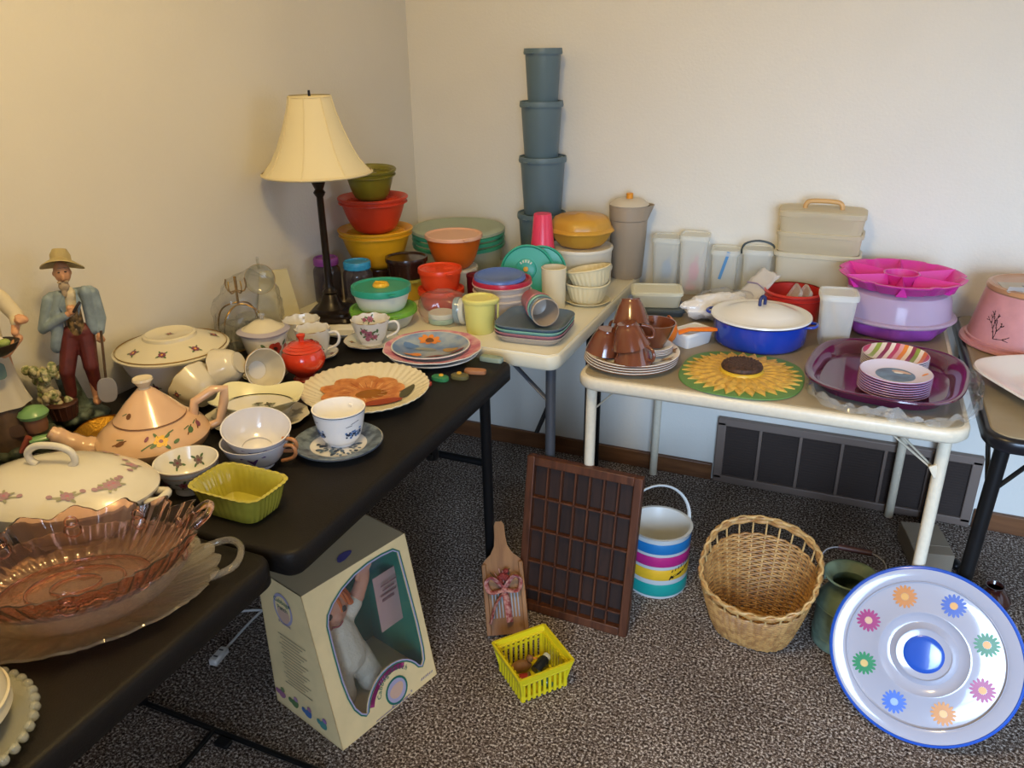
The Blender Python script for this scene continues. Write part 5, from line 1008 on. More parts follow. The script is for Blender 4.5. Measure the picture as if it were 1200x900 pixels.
# --- maroon platter with melamine plates, in cling film
x, y = 1.606, -.672; MRN = M('maroon_glaze', '4e1530', .14, coat=.6)
t = thing('serving_platter', 'large maroon rectangular platter wrapped in clear film', 'platter', (x, y, K+.002), -8)
turn('platter', [(0, 0), (.130, 0), (.137, .003), (.144, .020), (.166, .029), (.171, .033), (.170, .036), (.163, .036), (.148, .027), (.142, .022), (.135, .010), (0, .007)], MRN, t, a=1.0, b=1.13, e=3.0, seg=96)
def wrap(th, r, z, i):
    p = Vector((r*math.cos(th)*14, r*math.sin(th)*14, i)); return (r*(1+.035*noise.noise(p*2)*(r > .19)), max(.0006, z+.024*noise.noise(p*2.3)*(r > .19)))
u = thing('cling_film', 'crumpled clear film spread under the maroon platter', 'wrap', (x+.022, y-.002, K), -8); turn('film', [(.09, .0008), (.12, .0008), (.145, .0008), (.170, .0010), (.185, .0012), (.196, .008), (.201, .015), (.206, .007), (.210, .012), (.214, .004)], M('cling_film', 'f4f6f6', .08, thin=.13), u, a=.86, b=1.03, e=3, seg=180, fl=wrap, sharp=25)
STR = stripes('striped_melamine', ['b03a60', 'd8c9c4', '8aa03a', 'e0d5c8', '8a2a4c', 'e6dcd6', 'b83a64', 'd9a0a8', 'e0862e', 'ead9c0', '8a2a4c', '86a036', 'e6dcd6', 'd0763a', 'b03a60'], 6.8, 0, .3, .5)
LIL = M('lilac_melamine', 'b9a6cc', .3); WME = M('white_melamine', 'ded8de', .3)
def melamine(n, x, y, z, R, rim, top, names, rz=0, tilt=0, grp=''):
    for k in range(n):
        last = k == n-1; t = thing('melamine_plate', names[1] if last else names[0] % ('second', 'third', 'fourth', 'fifth', 'sixth', 'seventh')[k-1] if k else names[2], 'plate', (x, y, z+.0056*k), rz, grp); turn('plate', [(0, 0), (R*.66, 0), (R*.70, .001), (R*.97, .010), (R, .0115), (R*.985, .013), (R*.72, .004), (R*.66, .003), (0, .0028)], rim, t, a=1, b=1, seg=56)
        if last: top(t, R)
        ring('edge_line', R*1.006, .0112, .0011, PUR if rim == LIL else M('edge_grey', '8f7f92', .4), t, seg=56)
def stripetop(t, R): turn('striped_face', [(0, .0034), (R*.68, .0036), (R*.97, .0134), (R*.975, .0130)], STR, t, seg=56)
def bluetop(t, R):
    turn('pale_face', [(R*.52, .0032), (R*.68, .0037), (R*.97, .0134), (R*.975, .0130)], M('pale_lilac', 'cfc9de', .25), t, seg=56); turn('blue_centre', [(0, .0036), (R*.54, .0036), (R*.545, .003)], M('dusk_blue', '5d7fa0', .3, vary=.15, vscale=30), t, seg=48)
    prints('shell_picture', t, [(disc((.01, .02), .016, 12, 1.3, .5, -.1, .08), 0), (disc((.005, .012), .01, 10, 1, .5), 1)], [M('shell_print', 'c8a894', .4), WHITE], onflat(.0038)); prints('rim_motif', t, [(disc((.058, .018), .007, 9, 1, .6, .5), 0)], [ORG], lambda u, v, l=0: Vector((u, v, .0045+(math.hypot(u, v)-R*.68)*.0097/(R*.29))))
melamine(6, 1.626, -.596, K+.0092, .075, WME, stripetop, ('plain melamine plate %s from the bottom under the striped plate', 'melamine plate with green, pink and orange stripes on top of its stack', 'melamine plate at the bottom under the striped stack'), -14, grp='melamine plates under the striped plate')
melamine(8, 1.622, -.748, K+.0092, .076, LIL, bluetop, ('lilac rimmed melamine plate %s from the bottom under the blue centred plate', 'lilac rimmed melamine plate with blue centre on top of its stack', 'lilac rimmed melamine plate at the bottom of its stack'), -8, grp='lilac melamine plates')

# ================================================================ the card table with black frame
x, y = 1.955, -.255; PNKE = M('pink_enamel', 'c48a8c', .35, vary=.04, vscale=20); COP = M('copper_enamel', 'b58a6a', .3, metal=.4)
t = thing('cake_tin', 'pink enamel cake tin with black twig print and copper top', 'tin', (x, y, K)); turn('tray', [(0, 0), (.155, 0), (.160, .004), (.158, .010), (.146, .012), (0, .012)], PNKE, t, seg=80)
turn('cover', [(.140, .010), (.146, .012), (.147, .020), (.143, .022), (.119, .148), (.116, .150), (0, .150), (0, .146), (.114, .146), (.138, .020)], PNKE, t, seg=80)
turn('copper_top', [(.1205, .145), (.122, .149), (.119, .158), (.110, .160), (.104, .157), (.085, .156), (0, .157)], COP, t, seg=80)
F = facing(x, y); tw = []
def twig(p, d, L, dep):
    q = (p[0]+math.sin(d)*L, p[1]+math.cos(d)*L); tw.append((stroke([p, ((p[0]+q[0])/2+.001, (p[1]+q[1])/2), q], .0013 if dep else .0018), 0))
    for k in range(3): f = random.random(); tw.append((disc((p[0]+(q[0]-p[0])*f+random.uniform(-.002, .002), p[1]+(q[1]-p[1])*f), .0017, 6, 1, .5, d+k), 0))
    if dep < 3:
        for s in (-1, 1): twig(q, d+s*random.uniform(.2, .55), L*random.uniform(.6, .85), dep+1)
twig((.01, -.05), -.35, .024, 0); twig((.01, -.05), .1, .02, 1); twig((.01, -.05), 1.4, .022, 2)
prints('twig_print', t, tw, [M('black_print', '2a1f22', .4)], onturn((.143, .022), (.119, .148), F-36)); prints('twig_print', t, tw, [MATS['black_print']], onturn((.143, .022), (.119, .148), F+20))
t = thing('price_card', 'pale grey card lying tilted on the cake tin lid', 'card', (x-.030, y-.040, K+.1565), 24, rot=(math.radians(4), 0, math.radians(12))); box('card', (0, 0, .003), (.13, .075, .0012), M('grey_card', 'b3ada6', .6), t); box('folded_edge', (0, -.034, .010), (.13, .0012, .016), MATS['grey_card'], t, brot=(.5, 0, 0)); box('printed_line', (.02, .01, .0037), (.07, .010, .0002), M('slate_ink', '6d7a8c', .5), t)
x, y = 2.016, -.600
t = thing('serving_platter', 'white angular fan shaped serving platter on the black framed table', 'platter', (x, y, K+.001), 28)
turn('platter', [(0, 0), (.12, 0), (.13, .004), (.185, .026), (.195, .030), (.193, .034), (.182, .033), (.13, .012), (.115, .009), (0, .008)], M('glossy_white', 'dcd9d4', .16, coat=.5), t, a=1, b=.92, e=4, seg=96)
u = thing('cling_film', 'crumpled clear film lying in the white angular platter', 'wrap', (x+.01, y-.03, K+.012)); crumple('film', CELL, u, (.06, .05, .014), (0, 0, .012), amp=.3, fr=40, flatz=.0005)
# ================================================================ on the carpet
# --- printer's type tray
t = thing('type_tray', 'dark wooden type tray with small compartments leaning at the card table leg', 'tray', (.931, -.922, 0), -2.0, rot=(math.radians(-8.7), math.radians(.6), math.radians(-1.5)))
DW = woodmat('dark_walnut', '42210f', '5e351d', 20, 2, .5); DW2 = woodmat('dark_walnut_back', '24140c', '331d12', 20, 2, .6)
W, H, D = .315, .452, .026
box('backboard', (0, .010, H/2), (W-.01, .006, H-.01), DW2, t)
for x in (-1, 1): box('frame_rail', (x*(W/2-.011), 0, H/2), (.022, D, H), DW, t, .002)
for z in (.012, H-.012): box('frame_rail', (0, 0, z), (W-.044, D, .024), DW, t, .002)
NX, RZS = 7, (0, .10, .31, .545, .775, 1)
for k in range(1, NX): box('divider', (-W/2+.022+(W-.044)*k/NX, -.001, H/2), (.0042, D-.008, H-.048), DW, t)
for q in RZS[1:-1]: box('shelf', (0, -.002, .024+(H-.048)*q), (W-.044, D-.010, .0045), DW, t)
# --- slicing board with ribbon
t = thing('slicer_board', 'wooden vegetable slicer board with plaid bow leaning at the table leg', 'board', (.799, -1.050, .010), 0, rot=(0, 0, 0))
zd = Vector((-.326, .556, .764)).normalized(); xd = Vector((.94, .34, 0)); xd = (xd-zd*xd.dot(zd)).normalized(); yd = zd.cross(xd)
t.rotation_euler = Matrix(((xd.x, yd.x, zd.x), (xd.y, yd.y, zd.y), (xd.z, yd.z, zd.z))).to_euler(); t.scale = (1, 1, .86)
LW = woodmat('beech_wood', '7a5230', '946a40', 16, 2, .55)
out = [(-.055, 0), (.055, 0), (.055, .215), (.047, .228), (.03, .245), (.018, .27), (.015, .30), (.014, .335), (.009, .347), (-.009, .347), (-.014, .335), (-.015, .30), (-.018, .27), (-.03, .245), (-.047, .228), (-.055, .215)]
n = len(out); obj('board', [(x, -.007, z) for x, z in out]+[(x, .007, z) for x, z in out], [tuple(range(n)), tuple(range(2*n-1, n-1, -1))]+[((i+1) % n, i, n+i, n+(i+1) % n) for i in range(n)], LW, t, sharp=30)
for s in (-1, 1): box('side_rail', (s*.050, -.012, .108), (.012, .014, .215), LW, t, .002)
for k in range(9): box('blade', (.0-.034+k*.0085, -.0085, .085), (.0032, .004, .085), STEEL, t, brot=(.1, 0, 0))
box('blade_bar', (0, -.010, .130), (.086, .005, .006), M('dark_steel', '2e2b2a', .4, metal=.6), t)
PLD = M('plaid_ribbon', '8a3a38', .8, vary=.3, vscale=90, col2='b98a80'); HRB = M('dried_herb', '3d3526', .8)
for s in (-1, 1):
    G().tube(smoothpath([(0, -.018, .135), (s*.028, -.036, .170), (s*.046, -.030, .158), (s*.036, -.024, .128), (0, -.02, .133)], 5), .011, 8, flat=.35).obj('bow_loop', PLD, t, sharp=60); G().tube(smoothpath([(0, -.018, .130), (s*.016-.010, -.026, .09), (s*.026-.018, -.024, .035)], 5), .012, 8, flat=.3).obj('bow_tail', PLD, t, sharp=60)
G().ball((0, -.022, .133), .009, 10, 8).obj('bow_knot', PLD, t)
for k in range(16): a = random.uniform(-1, 1); tube('herb_sprig', [(a*.006-.004, -.014, .15), (a*.03-.006, -.02-.008*random.random(), .17+.03*random.random())], [.002, .0012], HRB if k % 3 else PLD, t, 5)
for k in range(10): G().ball((-.012+.026*random.random(), -.022, .152+.040*random.random()), .0085, 8, 6).obj('dried_berry', M('dried_red', '7a2b26', .7), t)
# --- yellow slotted basket with odds and ends
c = (at(585, 750, .09)+at(637, 735, .09)+at(667, 772, .09)+at(607, 795, .09))/4; rz = -20
YB = M('bright_yellow_plastic', 'd6c21c', .35)
rz = math.degrees(math.atan2(-1.161+1.267, 1.006-.916))
t = thing('plastic_basket', 'bright yellow slotted plastic basket on the carpet', 'basket', (c.x, c.y, 0), rz)
box('floor_plate', (0, 0, .003), (.105, .105, .005), YB, t)
def wallpt(side, u, z):
    k = .054+.016*z/.085; p = Vector((u*k/.054, -k, z)); return Euler((0, 0, side*PI/2)).to_matrix()@p
for s in range(4):
    for zz, r in ((.008, .004), (.062, .0035)):
        tube('band', [wallpt(s, -.054, zz), wallpt(s, .054, zz)], r, YB, t, 6)
    g = G(); a, b2 = wallpt(s, -.054, .072), wallpt(s, .054, .072); a2, b3 = wallpt(s, -.056, .088), wallpt(s, .056, .088); o = Euler((0, 0, s*PI/2)).to_matrix()@Vector((0, -.006, 0)); g.tube([a, b2], .004, 6); g.add([a, b2, b3, a2, a+o, b2+o, b3+o, a2+o], [(0, 1, 2, 3), (7, 6, 5, 4), (3, 2, 6, 7), (0, 4, 5, 1), (0, 3, 7, 4), (1, 5, 6, 2)]); g.obj('rim', YB, t, sharp=30)
    for k in range(9): u = -.050+k*.0125; box('slat', (wallpt(s, u, .006)+wallpt(s, u, .074))/2, (.0075, .003, .070), YB, t, brot=(.185 if s in (0, 2) else 0, 0, 0) if False else (0, 0, s*PI/2))
    tube('corner_post', [wallpt(s, .054, .004), wallpt(s, .054, .085)], .005, YB, t, 6)
R3 = lambda u, v: (Matrix.Rotation(math.radians(rz), 3, 'Z')@Vector((u, v, 0)))+Vector((c.x, c.y, .0065))
def odd(name, label, cat, u, v, rot, build, z=0): p = R3(u, v); o = thing(name, label, cat, (p.x, p.y, p.z+z*1.2), 0, rot=rot); o.scale = (1.2, 1.2, 1.2); build(o)
odd('thread_spool', 'red thread spool in the yellow basket', 'spool', -.035, -.014, (0, 1.3, .4), lambda o: (turn('thread', [(0, -.014), (.012, -.014), (.013, 0), (.012, .014), (0, .014)], M('red_thread', 'a02a24', .7), o, seg=20), turn('flange', [(0, .014), (.014, .014), (.014, .017), (0, .017)], LW, o, seg=20)), .0145)
odd('glass_bottle', 'tiny green and white bottle in the yellow basket', 'bottle', .014, -.037, (0, 1.45, -.5), lambda o: (turn('bottle', [(0, -.02), (.011, -.02), (.012, .008), (.006, .014), (.006, .02), (0, .02)], M('bottle_green', '3f5a3a', .2), o, seg=20), turn('label_band', [(.0122, -.012), (.0124, .002)], MILK, o, seg=20)), .0125)
odd('figurine', 'tiny tan wooden duck in the yellow basket', 'figurine', -.015, .031, (0, 0, .6), lambda o: (G().ball((0, 0, .014), (.022, .012, .013)).obj('body', LW, o), G().ball((.018, 0, .03), .008).obj('head', LW, o), G().limb((.024, 0, .029), (.032, 0, .028), .003, .002).obj('bill', ORG, o)))
odd('salt_shaker', 'tiny navy and white shaker in the yellow basket', 'shaker', .033, .016, (0, 1.35, 1.3), lambda o: (turn('body', [(0, -.02), (.011, -.02), (.012, .01), (.009, .016), (0, .016)], M('navy_glaze', '20252f', .2), o, seg=20), turn('cap', [(0, .015), (.009, .015), (.009, .024), (0, .026)], MILK, o, seg=20)), .0125)
# --- striped cooler bucket
p = at(765, 702, 0); x, y = p.x-.012, p.y+.085
t = thing('ice_bucket', 'white cooler bucket with blue, magenta, yellow and teal bands', 'bucket', (x, y, 0)); WB = M('bucket_white', 'c9cbc8', .35)
turn('body', shell([(0, 0), (.083, 0), (.086, .004), (.089, .195), (.093, .2)], .008), WB, t, seg=64)
for z0, z1, c2 in ((.010, .050, '1a8c84'), (.065, .100, 'd6a828'), (.110, .143, 'a8246e'), (.152, .184, '1e6aa4')): turn('colour_band', [(.0865+z0*.016, z0), (.0870+z0*.016, z0+.001), (.0870+z1*.016, z1-.001), (.0865+z1*.016, z1)], M('band_'+c2, c2, .35), t, seg=64)
ring('inner_ring', .03, .012, .004, WB, t, seg=32); tube('bail', [(-.094, 0, .17), (-.094, 0, .2)]+[(-.094*math.cos(a), 0, .2+.105*math.sin(a)) for a in [k*PI/16 for k in range(17)]]+[(.094, 0, .17)], .006, WB, t, 8, rot=(math.radians(-6), 0, math.radians(30)), flat=.55)
F = facing(x, y); it = [(stroke([(-.030, -.012), (-.02, -.006), (-.006, -.004), (.008, .004), (.026, .012)], .006), 0), (stroke([(-.036, -.018), (-.030, -.004), (-.024, -.014)], .003), 0)]+[(stroke([(-.03+.010*k, .006+.0032*k), (-.027+.010*k, .014+.0034*k)], .003), 0) for k in range(7)]+[(disc((.0+.009*k, -.002+.005*k), .004, 7, 1, .7, k), 0) for k in range(4)]
prints('script_emblem', t, it, [M('emblem_black', '17171a', .4)], onturn((.0873, .045), (.0885, .125), F+48, e=.0012))
# --- wicker basket
x, y = 1.392, -.782
WK = M('willow', 'b58a50', .5, vary=.12, vscale=60, col2='94683a'); WK2 = M('willow_pale', 'c9a267', .5, vary=.1, vscale=60)
t = thing('wicker_basket', 'oval willow basket with high scooped back standing open', 'basket', (x, y, 0), -8)
def rimz(th): return .205+.072*math.sin(th)
def bpt(th, f, d=0):
    z = f*rimz(th); rr = .62+.38*min(1, (f*.98)**.75); e = 2.5; ct, st = math.cos(th), math.sin(th); k = 1/(abs(ct)**e+abs(st)**e)**(1/e)
    return Vector((ct*k*(.146*rr+d), st*k*(.118*rr+d)+.02*f*math.sin(th)*0, z+.004))
NS = 26; g = G()
ROWS = 34
for r in range(ROWS):
    f = .02+.80*r/(ROWS-1); pts = []
    for k in range(NS*4):
        th = 2*PI*k/(NS*4); pts.append(bpt(th, f, .0026*math.cos(th*NS+PI*(r % 2))))
    g.tube(pts, .0033, 5, True)
tag(g.obj('woven_wall', WK, t, sharp=60), None, None, kind='stuff')
for k in range(NS*1):
    th = 2*PI*(k)/NS; tube('stake', [bpt(th, f, 0) for f in (.0, .1, .25, .4, .55, .7, .85, .99)], .0026, WK2, t, 6)
for q, rad in ((.99, .006), (.955, .005)): tube('rim_braid', [bpt(2*PI*k/96, q, .003*math.sin(k*1.3)) for k in range(96)], rad, WK, t, 6, True)
tube('rim_braid', [bpt(2*PI*k/96, .99, .004*math.sin(k*1.3+PI))+Vector((0, 0, .003)) for k in range(96)], .0045, WK2, t, 6, True)
g = G()
for r in range(9): g.tube([Vector((math.cos(2*PI*k/48)*.0095*(r+.6)*1.05, math.sin(2*PI*k/48)*.0082*(r+.6)*1.0, .007+.002*math.cos(k*PI/2+PI*(r % 2)))) for k in range(48)], .0042, 5, True)
tag(g.obj('woven_bottom', WK, t, sharp=60), None, None, kind='stuff')
# --- green milk can
x, y = 1.612, -.735; GM = M('sage_paint', '758c7a', .5, vary=.12, vscale=25)
t = thing('milk_can', 'small dark green painted milk can with wire bail', 'can', (x, y, 0)); turn('body', shell([(0, 0), (.070, 0), (.073, .004), (.0735, .03), (.0725, .034), (.0725, .115), (.0735, .119), (.070, .135), (.056, .158), (.046, .170), (.045, .186), (.060, .204), (.066, .208)], .002), GM, t, seg=56); ring('rim_roll', .068, .207, .003, GM, t, seg=56); ring('body_bead', .075, .118, .0025, GM, t, seg=56); ring('body_bead', .075, .032, .0025, GM, t, seg=56)
tube('wire_bail', smoothpath([(-.066, 0, .195), (-.078, .01, .215), (-.070, .045, .235), (-.035, .062, .243), (.035, .062, .243), (.070, .045, .235), (.078, .01, .215), (.066, 0, .195)], 4), .0018, STEEL, t, 6); tube('wooden_grip', [(-.04, .062, .243), (.04, .062, .243)], .0085, M('dark_red_wood', '3a1c18', .5), t, 10)
for s in (-1, 1): turn('ear', [(0, 0), (.010, 0), (.010, .004), (0, .004)], GM, t, loc=(s*.064, 0, .19), rot=(0, PI/2, 0), seg=16)
prints('faded_label', t, [(disc((0, 0), .028, 20, 1, .7), 0)], [M('faded_label', '3b463a', .6)], onturn((.0725, .045), (.0725, .11), facing(x, y)+10))
# --- chip and dip platter with daisies
up = Vector((-.10, .462, .88)).normalized(); nn = Vector((-.12, -.90, .42)); nn = (nn-up*nn.dot(up)).normalized(); rr = up.cross(nn)
R0 = .196; cen = Vector((1.792, -1.022, -.002))+up*R0
t = thing('chip_platter', 'large round white chip and dip platter painted with daisies and blue rim', 'platter'); t.matrix_world = Matrix(((rr.x, up.x, nn.x, cen.x), (rr.y, up.y, nn.y, cen.y), (rr.z, up.z, nn.z, cen.z), (0, 0, 0, 1)))
GW = M('platter_white', 'a3a1aa', .14, coat=.7); CBL = M('platter_blue', '234fa8', .18, coat=.6)
turn('dish', [(0, -.006), (.11, -.006), (.13, -.004), (.185, .010), (.195, .016), (.196, .019), (.192, .020), (.170, .012), (.163, .0105), (.158, .005), (.102, .0045), (.096, .008), (.092, .008), (.082, -.001), (.070, -.003), (.062, .003), (.058, .0075), (.054, .006), (0, .006)], GW, t, seg=112)
turn('blue_rim', [(.1905, .0200), (.192, .0212), (.1955, .0205), (.1975, .0185), (.197, .015), (.194, .0165)], CBL, t, seg=112); turn('blue_centre', [(0, .0095), (.030, .0088), (.040, .0072), (.042, .006)], CBL, t, seg=40)
ring('relief_ring', .1625, .0112, .0015, GW, t, seg=96); ring('relief_ring', .0575, .0078, .0012, GW, t, seg=56)
for k, (pc, hc) in enumerate((('c98f30', 'd8a44a'), ('c98f30', 'd8a44a'))[:0] or [('1c3f96', 'c98a1c'), ('b8701a', 'c9923a'), ('962a64', 'c9a080'), ('1f7a48', 'c9a860'), ('3a62b8', '8fa6d8'), ('c07a22', 'd9a860'), ('96245c', 'c98a28'), ('14642c', 'c98a1c')]):
    a = math.radians(64+45*k); cx, cy = .129*math.cos(a), .129*math.sin(a); it = []
    for q in range(16): b = q*PI/8; it.append((disc((cx+.0170*math.cos(b), cy+.0170*math.sin(b)), .0098, 8, 1, .36, b), 0))
    it.append((disc((cx, cy), .0082, 12), 1)); prints('painted_daisy', t, it, [M('daisy_'+pc, pc, .3), M('heart_'+hc, hc, .3)], onflat(.0048))
# --- things further back on the floor
t = thing('cardboard_box', 'flat tan cardboard box on the carpet behind the daisy platter', 'box', (1.832, -.235, 0), 12); box('box', (0, 0, .03), (.11, .17, .06), M('tan_card', '8d7f6c', .7), t, .002); box('flap', (.0, .0, .0612), (.108, .08, .002), MATS['tan_card'], t)
t = thing('wall_plug', 'small black plug with cord beside the cardboard box', 'plug', (1.915, -.275, 0), 0); G().ball((0, 0, .014), (.014, .02, .014)).obj('plug_body', BLM, t); tube('cord', smoothpath([(0, -.015, .012), (.005, -.05, .006), (-.01, -.1, .006), (.02, -.16, .006)], 4), .003, BLM, t, 6)
t = thing('small_vase', 'dark oxblood round vase on the carpet behind the daisy platter', 'vase', (1.985, -.455, 0)); turn('body', shell([(0, 0), (.024, 0), (.028, .004), (.045, .03), (.046, .045), (.030, .068), (.020, .076), (.024, .084)], .003), M('oxblood_glaze', '32120f', .2, coat=.5), t, seg=36)

# ================================================================ doll carton under the black table
O = Vector((.600, -1.532, 0)); t = thing('doll_box', 'cream doll carton with green framed window leaning front', 'box', O, 73.7)
BXW, BXD, BXH, SL = .302, .243, .385, .208
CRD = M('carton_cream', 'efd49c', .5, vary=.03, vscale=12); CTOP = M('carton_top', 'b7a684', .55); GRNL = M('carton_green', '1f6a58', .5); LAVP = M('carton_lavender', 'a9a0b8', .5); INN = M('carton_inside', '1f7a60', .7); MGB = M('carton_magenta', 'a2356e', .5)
def fp(x, h, d=0): return Vector((x, SL*h+d*.98, h-d*.2))           # front panel point, d = depth behind it
T_ = BXD-SL*BXH
win = [(.045, .29), (.044, .22), (.045, .15), (.050, .105), (.058, .072), (.070, .050), (.082, .040)]
ac, ar = (.172, .018), .092
win += [(ac[0]+ar*math.cos(math.radians(a)), ac[1]+ar*math.sin(math.radians(a))) for a in range(165, 24, -10)]
win += [(.262, .052), (.270, .062), (.274, .09), (.275, .16), (.272, .25), (.268, .352), (.255, .362), (.22, .366), (.18, .366), (.14, .360), (.10, .346), (.07, .328), (.052, .310)]
def panel_with_hole(name, outer, hole, fn, mat, parent):
    bm = bmesh.new(); es = []
    for loop in (outer, hole):
        vs = [bm.verts.new(fn(*p)) for p in loop]; es += [bm.edges.new((vs[i], vs[(i+1) % len(vs)])) for i in range(len(vs))]
    bmesh.ops.triangle_fill(bm, use_beauty=True, edges=es); bmesh.ops.recalc_face_normals(bm, faces=bm.faces); me = bpy.data.meshes.new(name); bm.to_mesh(me); bm.free(); me.materials.append(mat)
    o = bpy.data.objects.new(name, me); COL.objects.link(o); o.parent = parent; o.modifiers.new('thick', 'SOLIDIFY').thickness = .0018; return o
panel_with_hole('front_panel', [(0, 0), (BXW, 0), (BXW, BXH), (0, BXH)], win, lambda x, h: fp(x, h), CRD, t)
def flatpanel(name, pts, mat): o = obj(name, pts, [tuple(range(len(pts)))], mat, t, sharp=0); o.modifiers.new('thick', 'SOLIDIFY').thickness = .0018; return o
flatpanel('side_panel', [(0, 0, 0), fp(0, BXH), (0, BXD, BXH), (0, BXD, 0)], CRD); flatpanel('side_panel', [(BXW, 0, 0), (BXW, BXD, 0), (BXW, BXD, BXH), fp(BXW, BXH)], CRD)
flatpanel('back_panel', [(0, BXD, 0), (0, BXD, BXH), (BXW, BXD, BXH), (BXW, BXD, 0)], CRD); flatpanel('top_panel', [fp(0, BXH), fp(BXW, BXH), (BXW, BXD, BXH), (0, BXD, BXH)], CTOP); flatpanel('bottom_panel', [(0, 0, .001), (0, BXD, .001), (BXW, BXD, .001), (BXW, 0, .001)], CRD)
flatpanel('green_backdrop', [(.003, BXD-.012, .004), (.003, BXD-.012, BXH-.004), (BXW-.003, BXD-.012, BXH-.004), (BXW-.003, BXD-.012, .004)], INN); flatpanel('green_liner', [(BXW-.006, .01, .004), (BXW-.006, BXD-.012, .004), (BXW-.006, BXD-.012, BXH-.006), (BXW-.006, .09, BXH-.006)], INN)
def outline(name, w0, w1, mat, d):
    n = len(win); vs = []; cx = sum(p[0] for p in win)/n
    for i in range(n):
        a = Vector(win[i-1]); b = Vector(win[(i+1) % n]); q = (b-a).normalized(); nrm = Vector((q.y, -q.x)); 
        for wd in (w0, w1): p = Vector(win[i])+nrm*wd*SGN; vs.append(fp(p.x, p.y, d))
    return obj(name, vs, [(2*i, 2*i+1, 2*((i+1) % n)+1, 2*((i+1) % n)) for i in range(n)], mat, t, sharp=0)
area2 = sum(win[i][0]*win[(i+1) % len(win)][1]-win[(i+1) % len(win)][0]*win[i][1] for i in range(len(win))); SGN = 1 if area2 > 0 else -1
outline('window_border', 0, .0035, LAVP, -.0016); outline('window_border', .0035, .0068, GRNL, -.0016)
obj('window_film', [fp(*p, .0022) for p in win], [tuple(range(len(win)))], M('window_film', 'f2f4f3', .06, thin=.03), t, sharp=0)
# lettering and emblems on the front and side
def arc_text(body, c, r, a0, a1, size, mat, fn, parent):
    for i, ch in enumerate(body):
        if ch == ' ': continue
        a = math.radians(a0+(a1-a0)*i/max(1, len(body)-1)); ca, sa = math.cos(a-PI/2), math.sin(a-PI/2)
        text_mesh(ch, size, mat, parent, lambda u, v, l=0, a=a, ca=ca, sa=sa: fn(c[0]+r*math.cos(a)+u*ca-v*sa, c[1]+r*math.sin(a)+u*sa+v*ca))
ff = lambda x, h: fp(x, h, -.0022)
rib = [(ac[0]+(ar-.014)*math.cos(math.radians(a)), ac[1]+(ar-.014)*math.sin(math.radians(a))) for a in range(160, 59, -5)]
prints('ribbon_banner', t, [(stroke(rib[i:i+2]+[rib[min(i+2, len(rib)-1)]], .013), 0) for i in range(len(rib)-2)], [MGB], lambda u, v, l=0: fp(u, v, -.0018))
prints('banner_marks', t, [(stroke([(ac[0]+(ar-.0165)*math.cos(math.radians(a)), ac[1]+(ar-.0165)*math.sin(math.radians(a))), (ac[0]+(ar-.0115)*math.cos(math.radians(a-2)), ac[1]+(ar-.0115)*math.sin(math.radians(a-2)))], .0016), 0) for a in (122, 117, 112, 107)], [LAVP], lambda u, v, l=0: fp(u, v, -.0026))
arc_text('Cabbage', (.175, .042), .047, 165, 100, .0175, GRNL, ff, t); arc_text('Patch', (.175, .042), .047, 88, 40, .0175, GRNL, ff, t)
prints('round_emblem', t, [(disc((.175, .040), .034, 24), 0), (disc((.175, .040), .029, 24), 1), (disc((.175, .040), .022, 20, 1, .8, .3, .05), 2)], [GRNL, LAVP, M('emblem_peach', 'cfa890', .6)], lambda u, v, l=0: fp(u, v, -.0018)+Vector((0, -l*8, 0)))
arc_text('Preemie', (.185, .062), .055, 238, 300, .0125, M('carton_violet', '5a5490', .5), lambda x, h: fp(x, h, -.0030), t)
prints('small_print', t, [(stroke([(.250+.007*k, .016), (.254+.007*k, .021)], .0022), 0) for k in range(6)], [MATS['carton_violet']], lambda u, v, l=0: fp(u, v, -.0022))
prints('small_print', t, [(stroke([(.10, .006), (.21, .006)], .0014), 0)], [MATS['carton_violet']], lambda u, v, l=0: fp(u, v, -.0022))
sp_ = lambda y, z: Vector((-.0016, y, z))                            # the side panel
sf = lambda u, v, l=0: sp_(.155-u, .30+v)
prints('round_emblem', t, [(disc((0, .015), .042, 24, .8, 1), 0), (disc((0, .015), .034, 24, .8, 1), 1), (disc((0, .0), .024, 20, .9, .9, 0, .06), 2)], [LAVP, CRD, MATS['emblem_peach']], lambda u, v, l=0: sf(u, v)+Vector((-l*8, 0, 0)))
for word, h, s_ in (('Cabbage', .050, .017), ('Patch', .032, .017)): text_mesh(word, s_, GRNL, t, lambda u, v, l=0, h=h: Vector((-.0026, .155-u*1.0, .30+h-.02+v)))
text_mesh('Preemie', .013, MATS['carton_violet'], t, lambda u, v, l=0: Vector((-.0026, .155-u, .272+v)))
prints('small_print', t, [(stroke([(-.055+.006*(k % 3), .0-k*.0095), (.045-.012*((k*7) % 3), -k*.0095)], .0018), 0) for k in range(16)], [M('carton_grey', '8a8068', .6)], lambda u, v, l=0: sp_(.135-u, .235+v))
for k, (yy, c2, c3) in enumerate(((.215, 'a06a86', '7a8a5a'), (.165, '5f7a4a', 'b58aa0'), (.115, '4a6a9a', 'a0708a'), (.06, '4f8a80', '9a70a0'))): prints('printed_shape', t, [(disc((0, 0), .014, 12, 1.1, .8, .3*k, .1), 0), (disc((.006, .016), .008, 10, 1, .9), 1), (disc((-.016, .002), .008, 10), 0)], [M('shape_'+c2, c2, .6), M('shape_'+c3, c3, .6)], lambda u, v, l=0, yy=yy: sp_(yy-u, .038+v)+Vector((-l*6, 0, 0)))
prints('top_emblem', t, [(disc((.15, .12), .016, 12, 1.6, .7, .3, .1), 0)], [MATS['carton_violet']], lambda u, v, l=0: Vector((u, v, BXH+.0016)))
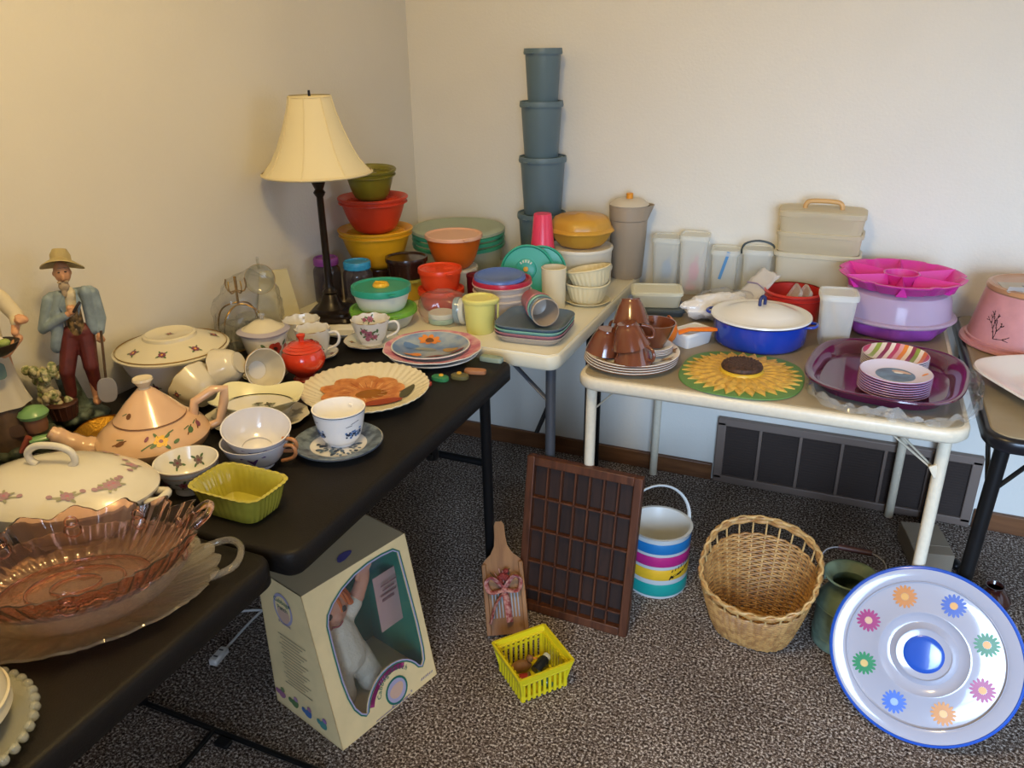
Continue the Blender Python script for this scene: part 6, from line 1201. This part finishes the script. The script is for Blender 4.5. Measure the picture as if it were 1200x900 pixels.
# certificate inside
u = thing('certificate', 'pink printed certificate standing inside the doll carton', 'paper', O, 73.7); box('sheet', (.258, .110, .205), (.070, .0015, .15), M('pink_paper', 'c49a92', .6), u, brot=(-.12, 0, 0))
for k in range(6): box('text_line', (.258, .1085-.12*(.055-.016*k), .260-.016*k), (.05-.012*(k % 2), .0008, .004 if k != 3 else .007), M('rose_ink', '8a5a58', .6), u, brot=(-.12, 0, 0))
# a plain baby doll with orange yarn hair in a white knitted suit
u = thing('baby_doll', 'baby doll with orange hair in white knitted suit inside the carton', 'doll', O, 73.7); DS = M('doll_skin', 'c98a6c', .6); KN = M('white_knit', 'd0c3ae', .9, bump=1, bscale=160)
DX = Vector((-.015, -.036, .018))
class GD(G):
    def ball(s, c, r, n=14, m=9, mi=0, rot=None): return G.ball(s, Vector(c)+DX, r, n, m, mi, rot)
    def limb(s, p, q, r0, r1, mi=0):
        p = Vector(p)+DX; q = Vector(q)+DX; s.tube([p, q], [r0, r1], 12, mi=mi); G.ball(s, p, r0, 12, 8, mi); return G.ball(s, q, r1, 12, 8, mi)
g = GD(); g.ball((.10, .165, .262), (.058, .052, .058)); g.limb((.11, .165, .20), (.12, .16, .12), .04, .05)
g.limb((.150, .165, .205), (.190, .155, .245), .020, .018); g.limb((.190, .155, .245), (.206, .150, .285), .017, .016); g.ball((.208, .150, .296), (.018, .014, .018))
for k, dx in enumerate((-.014, -.005, .005, .014)): g.limb((.208+dx, .150, .306), (.210+dx*1.25, .146, .320-.002*abs(k-1.5)), .0062, .0055)
g.limb((.194, .148, .292), (.184, .144, .302), .0065, .0055)
g.limb((.07, .16, .2), (.05, .13, .14), .02, .016); g.ball((.05, .125, .13), .016)
for s in (-1, 1): g.limb((.125+s*.03, .15, .10), (.14+s*.04, .135, .03), .028, .024)
g.ball((.10, .114, .258), .010); g.ball((.045, .165, .262), (.008, .010, .014)); g.ball((.155, .165, .262), (.008, .010, .014))
remesh(g.obj('body', DS, u), .004)
for s in (-1, 1): GD().ball((.10+s*.02, .116, .270), (.007, .004, .008), 12, 8).obj('eye', M('doll_eye', '3a2a20', .3), u)
tube('mouth', smoothpath([Vector(q)+DX for q in ((.085, .118, .238), (.10, .114, .234), (.115, .118, .238))], 3), .002, M('doll_lip', 'a5504a', .5), u, 6)
HRO = M('orange_yarn', 'c8621c', .85)
for k in range(54):
    a = 2.39996*k; zf = .15+.85*(k/54); cz = .262+.055*zf; r = .060*math.sqrt(max(.05, 1-(zf*.9)**2)); px_, py_ = .10+r*math.cos(a), .172+r*.9*math.sin(a)
    if py_ < .135 and zf < .45: continue
    tube('yarn_strand', smoothpath([Vector(q)+DX for q in ((.10+(px_-.1)*.8, .172+(py_-.172)*.8, cz+.01), (px_, py_, cz), (px_+.012*math.cos(a), py_+.006*math.sin(a), cz-.025))], 3), .0065, HRO, u, 6)
g = GD(); g.limb((.115, .16, .190), (.125, .155, .12), .050, .060); g.limb((.142, .162, .200), (.176, .157, .232), .027, .023)
for s in (-1, 1): g.limb((.125+s*.03, .15, .10), (.14+s*.038, .140, .045), .040, .034); g.ball((.14+s*.042, .128, .026), (.034, .030, .040))
g.limb((.07, .16, .2), (.052, .135, .15), .026, .022); remesh(g.obj('knitted_suit', KN, u), .004)
